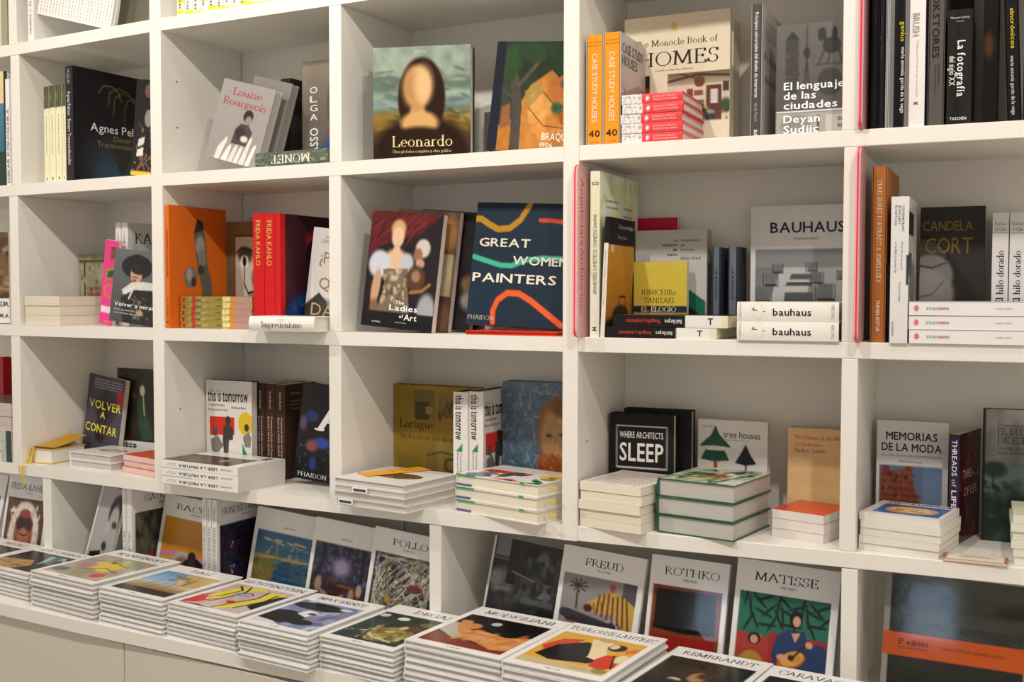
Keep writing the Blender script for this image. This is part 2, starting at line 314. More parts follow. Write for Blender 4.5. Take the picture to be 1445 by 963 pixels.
# ------------------------------------------------------------------ painting of printed covers (colour per vertex)
def fbm(nx, ny, cells, seed):
    r = np.random.default_rng(seed); out = np.zeros((ny, nx)); a = 1; tot = 0
    for o in range(3):
        c = max(2, int(cells*2**o)); g = r.random((c+2, c+2))
        yy = np.linspace(0, c, ny); xx = np.linspace(0, c, nx); yi = yy.astype(int); xi = xx.astype(int)
        fy = (yy-yi)[:, None]; fx = (xx-xi)[None, :]; fy = fy*fy*(3-2*fy); fx = fx*fx*(3-2*fx)
        v = (g[yi][:, xi]*(1-fy)*(1-fx)+g[yi+1][:, xi]*fy*(1-fx)+g[yi][:, xi+1]*(1-fy)*fx+g[yi+1][:, xi+1]*fy*fx)
        out += v*a; tot += a; a *= .55
    return out/tot-.5
def paint(ops, nx, ny):
    k = 2; W, H = nx*k, ny*k
    X, Y = np.meshgrid((np.arange(W)+.5)/W*100, (np.arange(H)+.5)/H*100); img = np.ones((H, W, 3))
    clip = np.ones((H, W), bool)
    def lay(m, c):
        m = np.clip(m, 0, 1)*clip; img[:] = img*(1-m[..., None])+np.array(rgb(c))*m[..., None]
    for n, op in enumerate(ops):
        o, a = op[0], op[1:]
        if o == 'bg': lay(np.ones((H, W)), a[0])
        elif o == 'clip': clip = (X >= a[0]) & (X <= a[2]) & (Y >= a[1]) & (Y <= a[3]) if a else np.ones((H, W), bool)
        elif o == 'g':     # vertical gradient in a box
            x0, y0, x1, y1, c0, c1 = a; t = np.clip((Y-y0)/(y1-y0), 0, 1)[..., None]; q = ((X >= x0) & (X <= x1) & (Y >= y0) & (Y <= y1) & clip)[..., None]
            img[:] = np.where(q, np.array(rgb(c0))*(1-t)+np.array(rgb(c1))*t, img)
        elif o == 'r': lay(((X >= a[0]) & (X <= a[2]) & (Y >= a[1]) & (Y <= a[3])).astype(float), a[4])
        elif o == 'e':
            cx, cy_, rx, ry, c = a[:5]; soft = a[5] if len(a) > 5 else .08; rot = (a[6] if len(a) > 6 else 0)*R2D
            dx, dy = X-cx, Y-cy_; u = dx*math.cos(rot)+dy*math.sin(rot); v = -dx*math.sin(rot)+dy*math.cos(rot)
            lay((1-np.sqrt((u/rx)**2+(v/ry)**2))/soft+.5, c)
        elif o == 'p':
            pts = a[0]; ins = np.zeros((H, W), bool); q = [(pts[i], pts[i+1]) for i in range(0, len(pts), 2)]
            for (x0, y0), (x1, y1) in zip(q, q[1:]+q[:1]):
                if y0 == y1: continue
                ins ^= ((Y > y0) != (Y > y1)) & (X < (x1-x0)*(Y-y0)/(y1-y0)+x0)
            lay(ins.astype(float), a[1])
        elif o == 's':
            pts = a[0]; q = [(pts[i], pts[i+1]) for i in range(0, len(pts), 2)]; wd = a[1]; D = np.full((H, W), 1e9)
            for (x0, y0), (x1, y1) in zip(q[:-1], q[1:]):
                dx, dy = x1-x0, y1-y0; t = np.clip(((X-x0)*dx+(Y-y0)*dy)/(dx*dx+dy*dy+1e-9), 0, 1)
                D = np.minimum(D, np.hypot(X-x0-t*dx, Y-y0-t*dy))
            lay((wd/2-D)/.5+.5, a[2])
        elif o == 'k':     # many random brush marks in a box
            x0, y0, x1, y1, num, rx, ry, cols = a[:8]; rot = a[8] if len(a) > 8 else None; r = np.random.default_rng(n+num)
            for i in range(num):
                cx, cy_ = x0+(x1-x0)*r.random(), y0+(y1-y0)*r.random(); s = .6+.8*r.random(); an = (r.random()*180 if rot is None else rot+r.normal()*15)*R2D
                R_ = max(rx, ry)*s+1; i0, i1 = int(max(0, (cx-R_)/100*W)), int(min(W, (cx+R_)/100*W+1)); j0, j1 = int(max(0, (cy_-R_)/100*H)), int(min(H, (cy_+R_)/100*H+1))
                if i1 <= i0 or j1 <= j0: continue
                dx, dy = X[j0:j1, i0:i1]-cx, Y[j0:j1, i0:i1]-cy_; u = dx*math.cos(an)+dy*math.sin(an); v = -dx*math.sin(an)+dy*math.cos(an)
                mm = (np.clip((1-np.sqrt((u/(rx*s))**2+(v/(ry*s))**2))/.5, 0, 1)*.8*clip[j0:j1, i0:i1])[..., None]
                img[j0:j1, i0:i1] = img[j0:j1, i0:i1]*(1-mm)+np.array(rgb(cols[i % len(cols)]))*mm
        elif o == 'n':
            f = fbm(W, H, a[0], n+1)*a[1]*2*clip; img[:] = np.clip(img*(1+f[..., None]), 0, 1)
        elif o == 't':     # rows of small type too small to read in the photograph
            x0, y0, x1, y1, rows, c = a; r = np.random.default_rng(n)
            for i in range(rows):
                yy = y0+(y1-y0)*i/max(1, rows-1) if rows > 1 else y0; x = x0
                while x < x1:
                    wd = 2+r.random()*5; lay(((X >= x) & (X <= min(x+wd, x1)) & (abs(Y-yy) < (.7 if rows > 1 else .8))).astype(float)*.75, c); x += wd+1.3
    return img.reshape(ny, k, nx, k, 3).mean((1, 3))

# ------------------------------------------------------------------ the book
def grid_face(mb, O, U, V, lu, lv, art, nx, ny):
    img = lin(paint(art, nx, ny))                          # row 0 = top
    u = (np.arange(nx)/(nx-1))*lu; v = lv*(1-np.arange(ny)/(ny-1))
    P_ = (np.array(O)+u[None, :, None]*np.array(U)+v[:, None, None]*np.array(V)).reshape(-1, 3)
    f = [(j*nx+i, (j+1)*nx+i, (j+1)*nx+i+1, j*nx+i+1) for j in range(ny-1) for i in range(nx-1)]
    mb.add(P_, f, img.reshape(-1, 3))
MESHC = {}
def build_book(name='book', label='', M=None, w=0, h=0, t=0, cover='#f2f0ec', pages='#efe9dd', spine=None, art=None, text=(), spart=None, sptext=(),
         hard=True, group=None, back=None, res=.0021, simple=False, gloss=True, shiny=False, board=None, key=None, cat='book', bulge=.0, wrap=False):
    """local frame: front cover faces -Y, spine at x=0, foot at z=0"""
    mt = M_SHINY if shiny else M_GLOSS if gloss else M_MATTE
    root = thing(name, M, label, cat, group)
    cb = board or (.0022 if hard else .0006); ov = .003 if hard else 0; cc = rgb(cover); sc_ = rgb(spine or cover)
    def parts():
        out = []
        pb = MB(); pb.box(cb, w-ov-.0002, cb, t-cb, ov, h-ov, rgb(pages)); 
        if simple:
            b = MB(); b.box(0, w, 0, cb, 0, h, cc); b.box(0, w, t-cb, t, 0, h, cc); b.box(0, cb, cb, t-cb, 0, h, sc_)
            out.append(('cover', b.mesh('cover', mt), None)); out.append(('page_block', pb.mesh('page_block', M_PAGEH), None)); return out
        b = MB()
        if art:
            nx, ny = max(6, int(w/res)), max(6, int(h/res))
            grid_face(b, (0, 0, 0), (1, 0, 0), (0, 0, 1), w, h, art, nx, ny)
            v = [(0, 0, 0), (w, 0, 0), (w, 0, h), (0, 0, h), (0, cb, 0), (w, cb, 0), (w, cb, h), (0, cb, h)]
            b.add(v, [(4, 7, 6, 5), (0, 1, 5, 4), (1, 2, 6, 5), (2, 3, 7, 6), (3, 0, 4, 7)][0:5], cc)
        else: b.box(0, w, 0, cb, 0, h, cc)
        lt = None
        if text:
            q = MB()
            for s, f, x0, x1, yb, ch, col in text:
                if f[0] == 'v': put(q, s, f[1:], (0, -.0004, 0), (0, 0, 1), (-1, 0, 0), x0/100*h, x1/100*h, -yb/100*w, ch/100*w, col)
                else: put(q, s, f, (0, -.0004, 0), (1, 0, 0), (0, 0, 1), x0/100*w, x1/100*w, h*(1-yb/100), ch/100*h, col)
            lt = q.mesh('lettering', mt)
        out.append(('front_cover', b.mesh('front_cover', mt), lt))
        b = MB(); b.box(0, w, t-cb, t, 0, h, rgb(back or cover)); out.append(('back_cover', b.mesh('back_cover', mt), None))
        b = MB(); n = 6
        if spart:
            ny, nx = max(6, int(h/res)), max(4, int(t/res))
            grid_face(b, (-.0003, t, 0), (0, -1, 0), (0, 0, 1), t, h, spart, nx, ny)
            if bulge: b.v[-1][:, 0] -= bulge*np.sin(np.pi*np.clip(b.v[-1][:, 1]/t, 0, 1))+.0002
        if bulge:
            prof = [(cb*1.0, t)] + [(-bulge*math.sin(math.pi*i/n), t-t*i/n) for i in range(n+1)] + [(cb*1.0, 0)]
            b.prism([(x, y) for x, y in prof][::-1], 0, h, sc_)
        else: b.box(0, cb, cb*.5, t-cb*.5, .0001, h-.0001, sc_)
        lt = None
        if sptext:
            q = MB()
            for s, f, a0, a1, b0, b1, dr, col in sptext:   # a along the spine from the head, b across (viewer's left to right)
                if dr == 'd': put(q, s, f, (-.0006-bulge, t, h), (0, 0, -1), (0, -1, 0), a0/100*h, a1/100*h, b0/100*t, (b1-b0)/100*t, col)
                elif dr == 'u': put(q, s, f, (-.0006-bulge, t, h), (0, 0, 1), (0, 1, 0), -a1/100*h, -a0/100*h, -b1/100*t, (b1-b0)/100*t, col)
                else: put(q, s, f, (-.0006-bulge, t, h), (0, -1, 0), (0, 0, 1), b0/100*t, b1/100*t, -a1/100*h, (a1-a0)/100*h, col)
            lt = q.mesh('lettering', mt)
        out.append(('spine', b.mesh('spine', mt), lt))
        out.append(('page_block', pb.mesh('page_block', M_PAGEH), None))
        if wrap:
            e = .0012; q = MB(); q.box(-e, w+e, -e, t+e, -e, h+e); out.append(('shrink_wrap', q.mesh('shrink_wrap', M_WRAP), None))
        return out
    if key is not None and key in MESHC: ps = MESHC[key]
    else:
        ps = parts()
        if key is not None: MESHC[key] = ps
    for nm, me, lt in ps:
        o = link(nm, me, root)
        if lt: link('lettering', lt, o)['kind'] = 'stuff'
    return root
BQ = []; POST = []; STATIC = []
def book(**k):
    BQ.append(k)
def obb(M, w, h, t, e=.0005):
    R_ = M.to_3x3(); c = M @ Vector((w/2, t/2, h/2))
    return (np.array(c), np.array(R_).T.copy(), np.array((w/2+.0003, t/2-e, h/2+.0003)))
def hit(A_, B_):
    cA, aA, hA = A_; cB, aB, hB = B_; T = cB-cA
    if np.dot(T, T) > (np.linalg.norm(hA)+np.linalg.norm(hB))**2: return False
    ax = list(aA)+list(aB)
    for i in range(3):
        for j in range(3):
            c = np.cross(aA[i], aB[j]); n = np.linalg.norm(c)
            if n > 1e-4: ax.append(c/n)
    for n in ax:
        if abs(T@n) > np.abs(aA@n)@hA+np.abs(aB@n)@hB: return False
    return True
def resolve():
    """books that run into others behind them get the shorter depth that fits"""
    ob = [obb(k['M'], k['w'], k['h'], k['t']) for k in BQ]; full = [(k['w'], k['h']) for k in BQ]
    def trial(i, f):
        k = BQ[i]; ax = k['mut']; w_, h_ = k['w'], k['h']
        if ax == 'w': w_ *= f
        else: h_ *= f
        return obb(k['M'], w_, h_, k['t'])
    def need(i, B_):
        if not BQ[i].get('mut'): return None
        lo, hi = .3, 1
        if hit(trial(i, lo), B_): return None
        for _ in range(14):
            m_ = (lo+hi)/2
            if hit(trial(i, m_), B_): hi = m_
            else: lo = m_
        return lo
    for it in range(3):
        for i in range(len(BQ)):
            for nm_, B_ in STATIC:
                if hit(ob[i], B_):
                    f = need(i, B_)
                    if f: BQ[i][BQ[i]['mut']] *= f; ob[i] = obb(BQ[i]['M'], BQ[i]['w'], BQ[i]['h'], BQ[i]['t'])
                    elif it == 2: print('UNRES', BQ[i]['label'][:70], '|', nm_)
            for j in range(i+1, len(BQ)):
                if hit(ob[i], ob[j]):
                    a, b = need(i, ob[j]), need(j, ob[i])
                    if a is None and b is None:
                        if it == 2: print('UNRES', BQ[i]['label'][:60], '|', BQ[j]['label'][:60])
                        continue
                    q, f = (i, a) if (b is None or (a is not None and a >= b)) else (j, b)
                    BQ[q][BQ[q]['mut']] *= f; ob[q] = obb(BQ[q]['M'], BQ[q]['w'], BQ[q]['h'], BQ[q]['t'])
    for k, (w_, h_) in zip(BQ, full):
        if k['w'] < w_*.97 or k['h'] < h_*.97: print('SHRUNK %s %.3f -> %.3f  %s' % (k['mut'], w_ if k['mut'] == 'w' else h_, k[k['mut']], k['label'][:60]))
def flush():
    resolve()
    for k in BQ:
        k.pop('mut', None); 
        if k.get('key') is not None: k['key'] = (k['key'], round(k['w'], 4), round(k['h'], 4))
        k['root'] = build_book(**k)
    for p in POST: p()
def root_of(start): return [k['root'] for k in BQ if k['label'].startswith(start)]
RX = lambda a: Matrix.Rotation(a, 4, 'X'); RY = lambda a: Matrix.Rotation(a, 4, 'Y'); RZ = lambda a: Matrix.Rotation(a, 4, 'Z')
def rest(M, w, h, t, z):       # lower or raise so that the lowest corner sits on z
    lo = min((M @ Vector((x, y, q))).z for x in (0, w) for y in (0, t) for q in (0, h))
    return Matrix.Translation((0, 0, z+CZ-lo)) @ M
def limits(seg, row, x):
    if row == 'D':
        if seg == 0: return (-9, LOWD[0][0]) if x < LOWD[0][0] else (LOWD[0][1], 9)
        if seg == 2: return (-9, LOWD[2][0]) if x < LOWD[2][0] else (LOWD[2][1], 9)
        if seg == 3: return (-9, LOWD[3][0]) if x < LOWD[3][0] else (LOWD[3][1], XR)
        return (-9, 9)
    if seg == 0: return (-.75, XD[0][row][0]) if x < XD[0][row][0] else (XD[0][row][1], L0+PAN1[0]-.011)
    if seg == 1: return (PAN1[1], L1+XD[1][row][0])
    if seg == 2: return (XD[1][row][1], L2+PAN3[0]-.012)
    return (PAN3[1], XD[3][row][0]) if x < XD[3][row][0] else (XD[3][row][1], XR)
def faced(seg, row, bl, br, top, t, d0=.02, d1=None, lean=0, roll=0, h=None, z=None, vis=False, **kw):
    """book facing the room. bl, br: pixel feet of the cover's lower corners; top: pixel height of the upper left corner"""
    zz = ZT[row] if z is None else z; d1 = d0 if d1 is None else d1
    if vis: (xa, ya), (xb, yb) = hitz(seg, *bl, zz), hitz(seg, *br, zz)
    else: xa, ya = hitv(seg, *bl, d0)[0], d0; xb, yb = hitv(seg, *br, d1)[0], d1
    la = limits(seg, row, (xa+xb)/2)[0]+.002
    if xa < la: print('LEFT %.3f' % (la-xa), kw.get('label')[:40]); xa = la
    w_ = math.hypot(xb-xa, yb-ya)/math.cos(roll*R2D); yaw = math.atan2(yb-ya, xb-xa)
    base = segM(seg, xa, ya, zz, yaw) @ RX(-lean*R2D) @ RY(roll*R2D)
    if h is None:
        lo, hi = .05, .6
        for _ in range(30):
            h = (lo+hi)/2; M = rest(base, w_, h, t, zz); p = M @ Vector((0, 0, h)); y = proj(p-Vector((0, 0, CZ)))[1]
            if y > top: lo = h
            else: hi = h
    lim = limits(seg, row, xa+.02)[1]-.005; ex = max(xa+w_*math.cos(roll*R2D), xa+w_*math.cos(roll*R2D)+h*math.sin(roll*R2D))+abs(math.sin(yaw))*t
    if ex > lim:
        wn = w_-(ex-lim)/math.cos(roll*R2D); print('CLAMP %.3f -> %.3f' % (w_, wn), kw.get('label')[:50])
        if kw.get('text'): k_ = w_/wn; kw['text'] = [(s_, f_, x0, x1, yb*k_, ch*k_, co) if f_[0] == 'v' else (s_, f_, x0*k_, min(x1*k_, 99), yb, ch, co) for s_, f_, x0, x1, yb, ch, co in kw['text'] if x0*k_ < 92]
        w_ = wn
    M = rest(base, w_, h, t, zz)
    book(M=M, w=w_, h=h, t=t, **kw)
def spineout(seg, row, xl, xr, ybot, top, w, d=.02, yaw=0, roll=0, z=None, **kw):
    """book with its spine to the room; xl, xr pixel sides of the spine at the foot; top pixel height"""
    zz = ZT[row] if z is None else z
    xa = hitv(seg, xl, ybot, d)[0]; xb = hitv(seg, xr, ybot, d)[0]
    la = limits(seg, row, (xa+xb)/2)[0]+.0015
    if row in 'AB0C' and xa < la: xa = la
    t = (xb-xa)/math.cos(roll*R2D)-.0006
    zt = z_at(seg, xb, d, top); h = (zt-zz)/math.cos(roll*R2D)
    h = min(h, (ZL[{'A': '0', 'B': 'A', 'C': 'B'}[row]] if row in 'ABC' else .95 if row == '0' else ZL['C'])-zz-.002)
    M = segM(seg, xb, d, zz, yaw*R2D) @ RY(roll*R2D) @ RZ(90*R2D); M = rest(M, w, h, t, zz)
    book(M=M, w=w, h=h, t=t, mut='w', **kw)
def flat(seg, row, mode, n, label, bl=None, br=None, tl=0, tr=None, depth=.2, d=None, tops=None, jit=.004, low=None, first=None, grp=None, name='book', zbase=None, yaw=None, cover='#f2f0ec', **kw):
    """stack of n lying books, cover up. mode 'tail': foot of the book towards the room; 'spine': spine towards the room
    bl,br: pixels of the near lower corners of the stack (or at distance d behind the fronts); tl: pixel height of the near upper left corner"""
    zz = ZT[row] if zbase is None else zbase
    if d is None: (xa, ya), (xb, yb) = hitz(seg, *bl, zz), hitz(seg, *br, zz)
    else: xa, xb, ya, yb = hitv(seg, *bl, d)[0], hitv(seg, *br, d)[0], d, d
    zt = z_at(seg, xa, ya, tl)
    la, lb_ = limits(seg, row, (xa+xb)/2)
    sn = math.sin(math.atan2(yb-ya, xb-xa)); la += max(0, sn)*depth; lb_ += min(0, sn)*(depth if mode == 'tail' else depth)
    if xa < la+.003: xa = la+.003
    if xb > lb_-.004: xb = lb_-.004
    t = (zt-zz)/n; span = math.hypot(xb-xa, yb-ya); yw = math.atan2(yb-ya, xb-xa)
    r = random.Random(n*7+int(bl[0]))
    for i in range(n):
        k = n-1-i                                     # 0 = top one
        dx, dy, da = (r.uniform(-jit, jit), r.uniform(-jit, jit), r.uniform(-1, 1)*jit*2) if k else (0, 0, 0)
        ca, sa = math.cos(yw), math.sin(yw)
        B = segM(seg, xa+dx*ca-dy*sa, ya+dx*sa+dy*ca, zz+(i+1)*t, yw+da)
        if mode == 'tail': M = B @ RX(-90*R2D); w_, h_ = span, depth
        else: M = B @ Matrix.Translation((span, 0, 0)) @ RZ(90*R2D) @ RX(-90*R2D) @ Matrix.Identity(4); w_, h_ = depth, span
        lab = label if n == 1 else (label[0] if k == 0 else (label[1] if n == 2 else f"{label[1]}, {['', 'second', 'third', 'fourth', 'fifth', 'sixth', 'seventh', 'eighth', 'ninth'][k]} from top"))
        kk = dict(kw, cover=cover)
        if k == 0 and first: kk.update(first)
        if k and low: kk.update(low)
        tt = t-.0003
        M = Matrix.Translation((0, 0, 0)) @ M
        ky = (bl, row, seg, 'low') if (k and (kk.get('simple') or low)) else None
        book(name=name, label=lab, M=M, w=w_, h=h_, t=tt, mut='h' if mode == 'tail' else 'w', group=grp if n > 1 else None, key=ky, **kk)
    return span, t, zt

# ================================================================== THE SETTING
def solid(name, boxes, mt, M, parent=None, bev=0, kind=None):
    b = MB()
    for q in boxes: b.box(*q, bev=bev)
    o = link(name, b.mesh(name, mt)); 
    if parent is not None: o.parent = parent; o.matrix_parent_inverse = Matrix()
    o.matrix_world = M
    if kind: o['kind'] = kind
    return o
def worldpoly(name, pts, z0, z1, mt, parent=None, kind=None):
    b = MB(); b.prism([(p[0], p[1]) for p in pts], z0+CZ, z1+CZ); b.fix = True
    o = link(name, b.mesh(name, mt)); 
    if parent is not None: o.parent = parent
    if kind: o['kind'] = kind
    return o
def P2(seg, x, y): v = V3(seg, x, y, 0); return (v.x, v.y)
I4 = Matrix.Identity(4)
XR = .7947705848934313+.80
BW = DEPTH+.006
worldpoly('floor', [(-6, -3), (3.2, -3), (3.2, 4), (-6, 4)], -1.52, -1.5, M_FLOOR, kind='structure')
worldpoly('ceiling', [(-6, -3), (3.2, -3), (3.2, 4), (-6, 4)], 1.5, 1.52, M_WALL, kind='structure')
BK = BW+.03
wp = [P2(0, -1.2, BK), P2(0, SEG[0][3], BK), P2(1, SEG[1][3], BK), P2(2, SEG[2][3], BK), P2(3, XR+.6, BK)]
worldpoly('wall_back', wp+[(x, y+.1) for x, y in wp[::-1]], -1.5, 1.5, M_WALL, kind='structure')

wf = Matrix.Identity(4)
for nm_, bx in (('wall_front', [(-2.7, -1.9, -3.1, -3, 0, 3), (-1.55, -.6, -3.1, -3, 0, 3), (-.25, .5, -3.1, -3, 0, 3), (-1.9, -1.55, -3.1, -3, 0, 1.35), (-.6, -.25, -3.1, -3, 0, 1.35), (-1.9, -1.55, -3.1, -3, 1.75, 3), (-.6, -.25, -3.1, -3, 1.75, 3)]),):
    b = MB()
    for q in bx: b.box(*q)
    o = link(nm_, b.mesh(nm_, M_WALL)); o['kind'] = 'structure'
M_DAY = bpy.data.materials.new('daylight_pane'); M_DAY.use_nodes = True
M_DAY.node_tree.nodes['Principled BSDF'].inputs['Emission Color'].default_value = (.55, .75, 1, 1); M_DAY.node_tree.nodes['Principled BSDF'].inputs['Emission Strength'].default_value = 6
for i_, (xa_, xb_) in enumerate(((-1.9, -1.55), (-.6, -.25))):
    b = MB()
    for q in ((xa_, xa_+.04, -3.08, -3.0, 1.35, 1.75), (xb_-.04, xb_, -3.08, -3.0, 1.35, 1.75), (xa_+.04, xb_-.04, -3.08, -3.0, 1.35, 1.38), (xa_+.04, xb_-.04, -3.08, -3.0, 1.72, 1.75)): b.box(*q)
    o = link('window_%d' % (i_+1), b.mesh('window', M_WHITE)); o['kind'] = 'structure'
    b = MB(); b.box(xa_+.04, xb_-.04, -3.06, -3.05, 1.38, 1.72); link('pane', b.mesh('pane', M_DAY), o)
ROWS = [('A', ZT['A'], ZL['0']), ('B', ZT['B'], ZL['A']), ('C', ZT['C'], ZL['B']), ('0', ZT['0'], .99)]
ZB, ZTOP = ZL['C'], 1.02
XD = {  # divider edges, local x, read at the fronts per row
 0: {r: (hitv(0, a, y, 0)[0], hitv(0, b, y, 0)[0]) for r, a, b, y in (('0', 11.5, 22.5, 30), ('A', 15.5, 27.6, 170), ('B', 13.8, 25.6, 360), ('C', 16.6, 28.4, 560))},
 1: {r: (hitv(2, 464, y, 0)[0], hitv(2, 481, y, 0)[0]) for r, y in (('0', 100), ('A', 100), ('B', 360), ('C', 560))},
 3: {r: (hitv(3, a, y, 0)[0], hitv(3, b, y, 0)[0]) for r, a, b, y in (('0', 1190, 1212, 100), ('A', 1189, 1212, 100), ('B', 1189, 1210, 360), ('C', 1186, 1209, 620))}}
PAN1 = (hitv(1, 213.5, 240, 0)[0], hitv(1, 229, 240, 0)[0]); PAN3 = (hitv(3, 795, 240, 0)[0], hitv(3, 817, 240, 0)[0])
LOWD = {k: (hitv(k, a, y, 0)[0], hitv(k, c, y, 0)[0]) for k, a, c, y in ((0, 60, 71.5, 690), (2, 605.5, 622, 800), (3, 1187, 1210, 830))}
for _s in range(4): STATIC.append(('back_panel', obb(segM(_s, 0, BW-.008, -1), SEG[_s][3]+(1 if _s == 3 else 0), 2.2, .02, .0003)))
def pl(name, root, pts, z0, z1):
    b = MB(); b.prism([(p[0], p[1]) for p in pts], z0+CZ, z1+CZ); b.fix = True
    ob = link(name, b.mesh(name, M_WHITE)); ob.parent = root; ob.matrix_parent_inverse = Matrix(); ob.matrix_basis = root.matrix_world.inverted()
L0 = SEG[0][3]; L1 = SEG[1][3]; L2 = SEG[2][3]
def bookcase(label, M, cols):
    r = thing('bookcase', M, label, 'bookcase', 'white bookcases along the wall'); return r
def board(root, seg, x0, x1, z0, z1, name='shelf', y0=0, y1=None):
    if name in ('divider', 'side_panel'): STATIC.append((name, obb(segM(seg, x0, y0, z0), x1-x0, z1-z0, (BW if y1 is None else y1)-y0, .0003)))
    o, d, n, _ = SEG[seg]; b = MB(); b.box(x0, x1, y0, BW if y1 is None else y1, z0, z1, bev=.0012)
    return place(root, name, b, seg)
def place(root, name, b, seg, mt=None):
    W_ = segM(seg, 0, 0, -CZ+0.0) ; W_.translation.z = CZ
    ob = link(name, b.mesh(name, mt or M_WHITE)); ob.parent = root; ob.matrix_parent_inverse = Matrix(); ob.matrix_basis = root.matrix_world.inverted() @ W_
    return ob
def shelfpins(root, seg, x, zs, side=1):
    for z in zs:
        for y in (.05, .21):
            b = MB(); n = 8; b.prism([(.0022*math.cos(2*math.pi*i/n), .0022*math.sin(2*math.pi*i/n)) for i in range(n)], -.001, .0006, (.1, .09, .08), Matrix.Translation((x, y, z)) @ RY(math.pi/2*side))
            place(root, 'peg_hole', b, seg, M_DARK)
L0 = SEG[0][3]; L1 = SEG[1][3]; L2 = SEG[2][3]
CUT = .006
# ---- left bookcase
BCL = bookcase('left white laminate bookcase with open cells, cut off by the left edge of the photo', segM(0, .3, 0, ZB), (0,))
def PL(y): return P2(1, PAN1[0]-.0004, y)
def PR(y): return P2(3, PAN3[0]-.0004, y)
for k, z in list(ZL.items())+[('T', .99)]: pl('shelf' if k != 'T' else 'top_panel', BCL, [P2(0, -.75, 0), PL(0), PL(BW), P2(0, -.75, BW)], z, z+TB)
for r, z0, z1 in ROWS: board(BCL, 0, *XD[0][r], z0, z1, 'divider', y0=.0005)
pl('back_panel', BCL, [P2(0, -.75, BW), PL(BW), PL(BW+.006), P2(0, -.75, BW+.006)], ZB, ZTOP)
board(BCL, 0, -.775, -.75, ZB, ZTOP, 'side_panel')
# ---- middle bookcase
BCM = bookcase('middle white laminate bookcase, two cells wide, standing between the other two', segM(1, 0, 0, ZB), (1, 2))
board(BCM, 1, *PAN1, ZB-.001, ZTOP, 'side_panel', y0=-.0015)
for k, z in list(ZL.items())+[('T', .99)]:   # one bent board across both columns
    pl('shelf' if k != 'T' else 'top_panel', BCM, [P2(1, PAN1[1], 0), P2(1, L1, 0), PR(0), PR(BW), P2(2, 0, BW), P2(1, PAN1[1], BW)], z, z+TB)
for r, z0, z1 in ROWS: board(BCM, 2, *XD[1][r], z0, z1, 'divider', y0=.0005)
pl('back_panel', BCM, [P2(1, PAN1[1], BW), P2(2, 0, BW), P2(2, 0, BW+.006), P2(1, PAN1[1], BW+.006)], ZB, ZTOP)
pl('back_panel', BCM, [P2(2, .0003, BW), PR(BW), PR(BW+.006), P2(2, .0003, BW+.006)], ZB, ZTOP)
shelfpins(BCM, 1, PAN1[1], (.27+.24, .27+.13, -.11+.24, -.48+.2))
# ---- right bookcase
BCR = bookcase('right white laminate bookcase with pink acrylic signs on its dividers', segM(3, 0, 0, ZB), (3,))
board(BCR, 3, *PAN3, ZB-.001, ZTOP, 'side_panel', y0=-.0015)
for k, z in ZL.items(): board(BCR, 3, PAN3[1], XR, z, z+TB)
board(BCR, 3, PAN3[1], XR, .99, ZTOP, 'top_panel')
for r, z0, z1 in ROWS: board(BCR, 3, *XD[3][r], z0, z1, 'divider', y0=.0005)
b = MB(); b.box(PAN3[1], XR, BW, BW+.006, ZB, ZTOP); place(BCR, 'back_panel', b, 3)
board(BCR, 3, XR, XR+.025, ZB, ZTOP, 'side_panel')
shelfpins(BCR, 3, PAN3[1], (-.48+.19, -.11+.2))
# ---- the ledge, the open case under the bookcases and the cupboards below
ZD = ZT['D']; LF = -.242
lf = [P2(0, -.9, LF), P2(0, L0, LF), P2(1, L1, LF-.012), P2(2, L2, LF-.008), P2(3, XR+.03, LF)]
lb = [P2(0, -.9, BW), P2(0, L0, BW), P2(1, L1, BW), P2(2, L2, BW), P2(3, XR+.03, BW)]
led = worldpoly('countertop', lf+lb[::-1], ZD-.0285, ZD, M_WHITE); tag(led, 'long white counter ledge running under all the bookcases, carrying rows of art book stacks', 'counter')
LC = thing('display_case', segM(0, .3, 0, ZD), 'low open white display case between the ledge and the bookcases', 'display case')
for s, a, c, y in ((0, 60, 71.5, 690), (2, 605.5, 622, 800), (3, 1187, 1210, 830)):
    board(LC, s, hitv(s, a, y, 0)[0], hitv(s, c, y, 0)[0], ZD, ZB-.0015, 'divider', y0=.0005)
for s, a, c in ((0, -.75, L0), (1, 0, L1), (2, 0, L2), (3, 0, XR)):
    b = MB(); b.box(a, c, BW-.008, BW-.002, ZD, ZB-.002); place(LC, 'back_panel', b, s)
CBZ = ZD-.0285
seam = hitv(0, 174, 935, LF+.012)[0]
for i, (a, lab) in enumerate(((seam-1.0, 'cream cupboard under the ledge, left of the door gap'), (seam, 'cream cupboard under the ledge, right of the door gap'), (seam+1.0, 'cream cupboard under the middle of the ledge, below the frame'), (seam+2.0, 'cream cupboard under the right part of the ledge, below the frame'))):
    r = thing('base_cabinet', segM(0, a, 0, -CZ), lab, 'cupboard', 'cream cupboards under the ledge')
    yo = i > 1
    def lp(name, x0, x1, y0, y1, z0, z1, mt):
        b = MB(); b.box(x0, x1, y0, y1, z0+CZ, z1+CZ, bev=.001); o = link(name, b.mesh(name, mt), r)
        if yo: o.matrix_basis = Matrix.Identity(4)
    if yo: r.matrix_world = segM(1, a-L0+.018, -.006, -CZ)
    lp('carcass', .001, .999, LF+.034, .25, -CZ+.06, CBZ-.0005, M_CAB)
    lp('door', .002, .4985, LF+.014, LF+.032, -CZ+.08, CBZ-.006, M_CAB) if i > 1 else lp('door', .0015, .9985, LF+.014, LF+.032, -CZ+.08, CBZ-.006, M_CAB)
    if i > 1: lp('door', .5015, .998, LF+.014, LF+.032, -CZ+.08, CBZ-.006, M_CAB)
    lp('plinth', .001, .999, LF+.06, .24, -CZ, -CZ+.06, M_CAB)
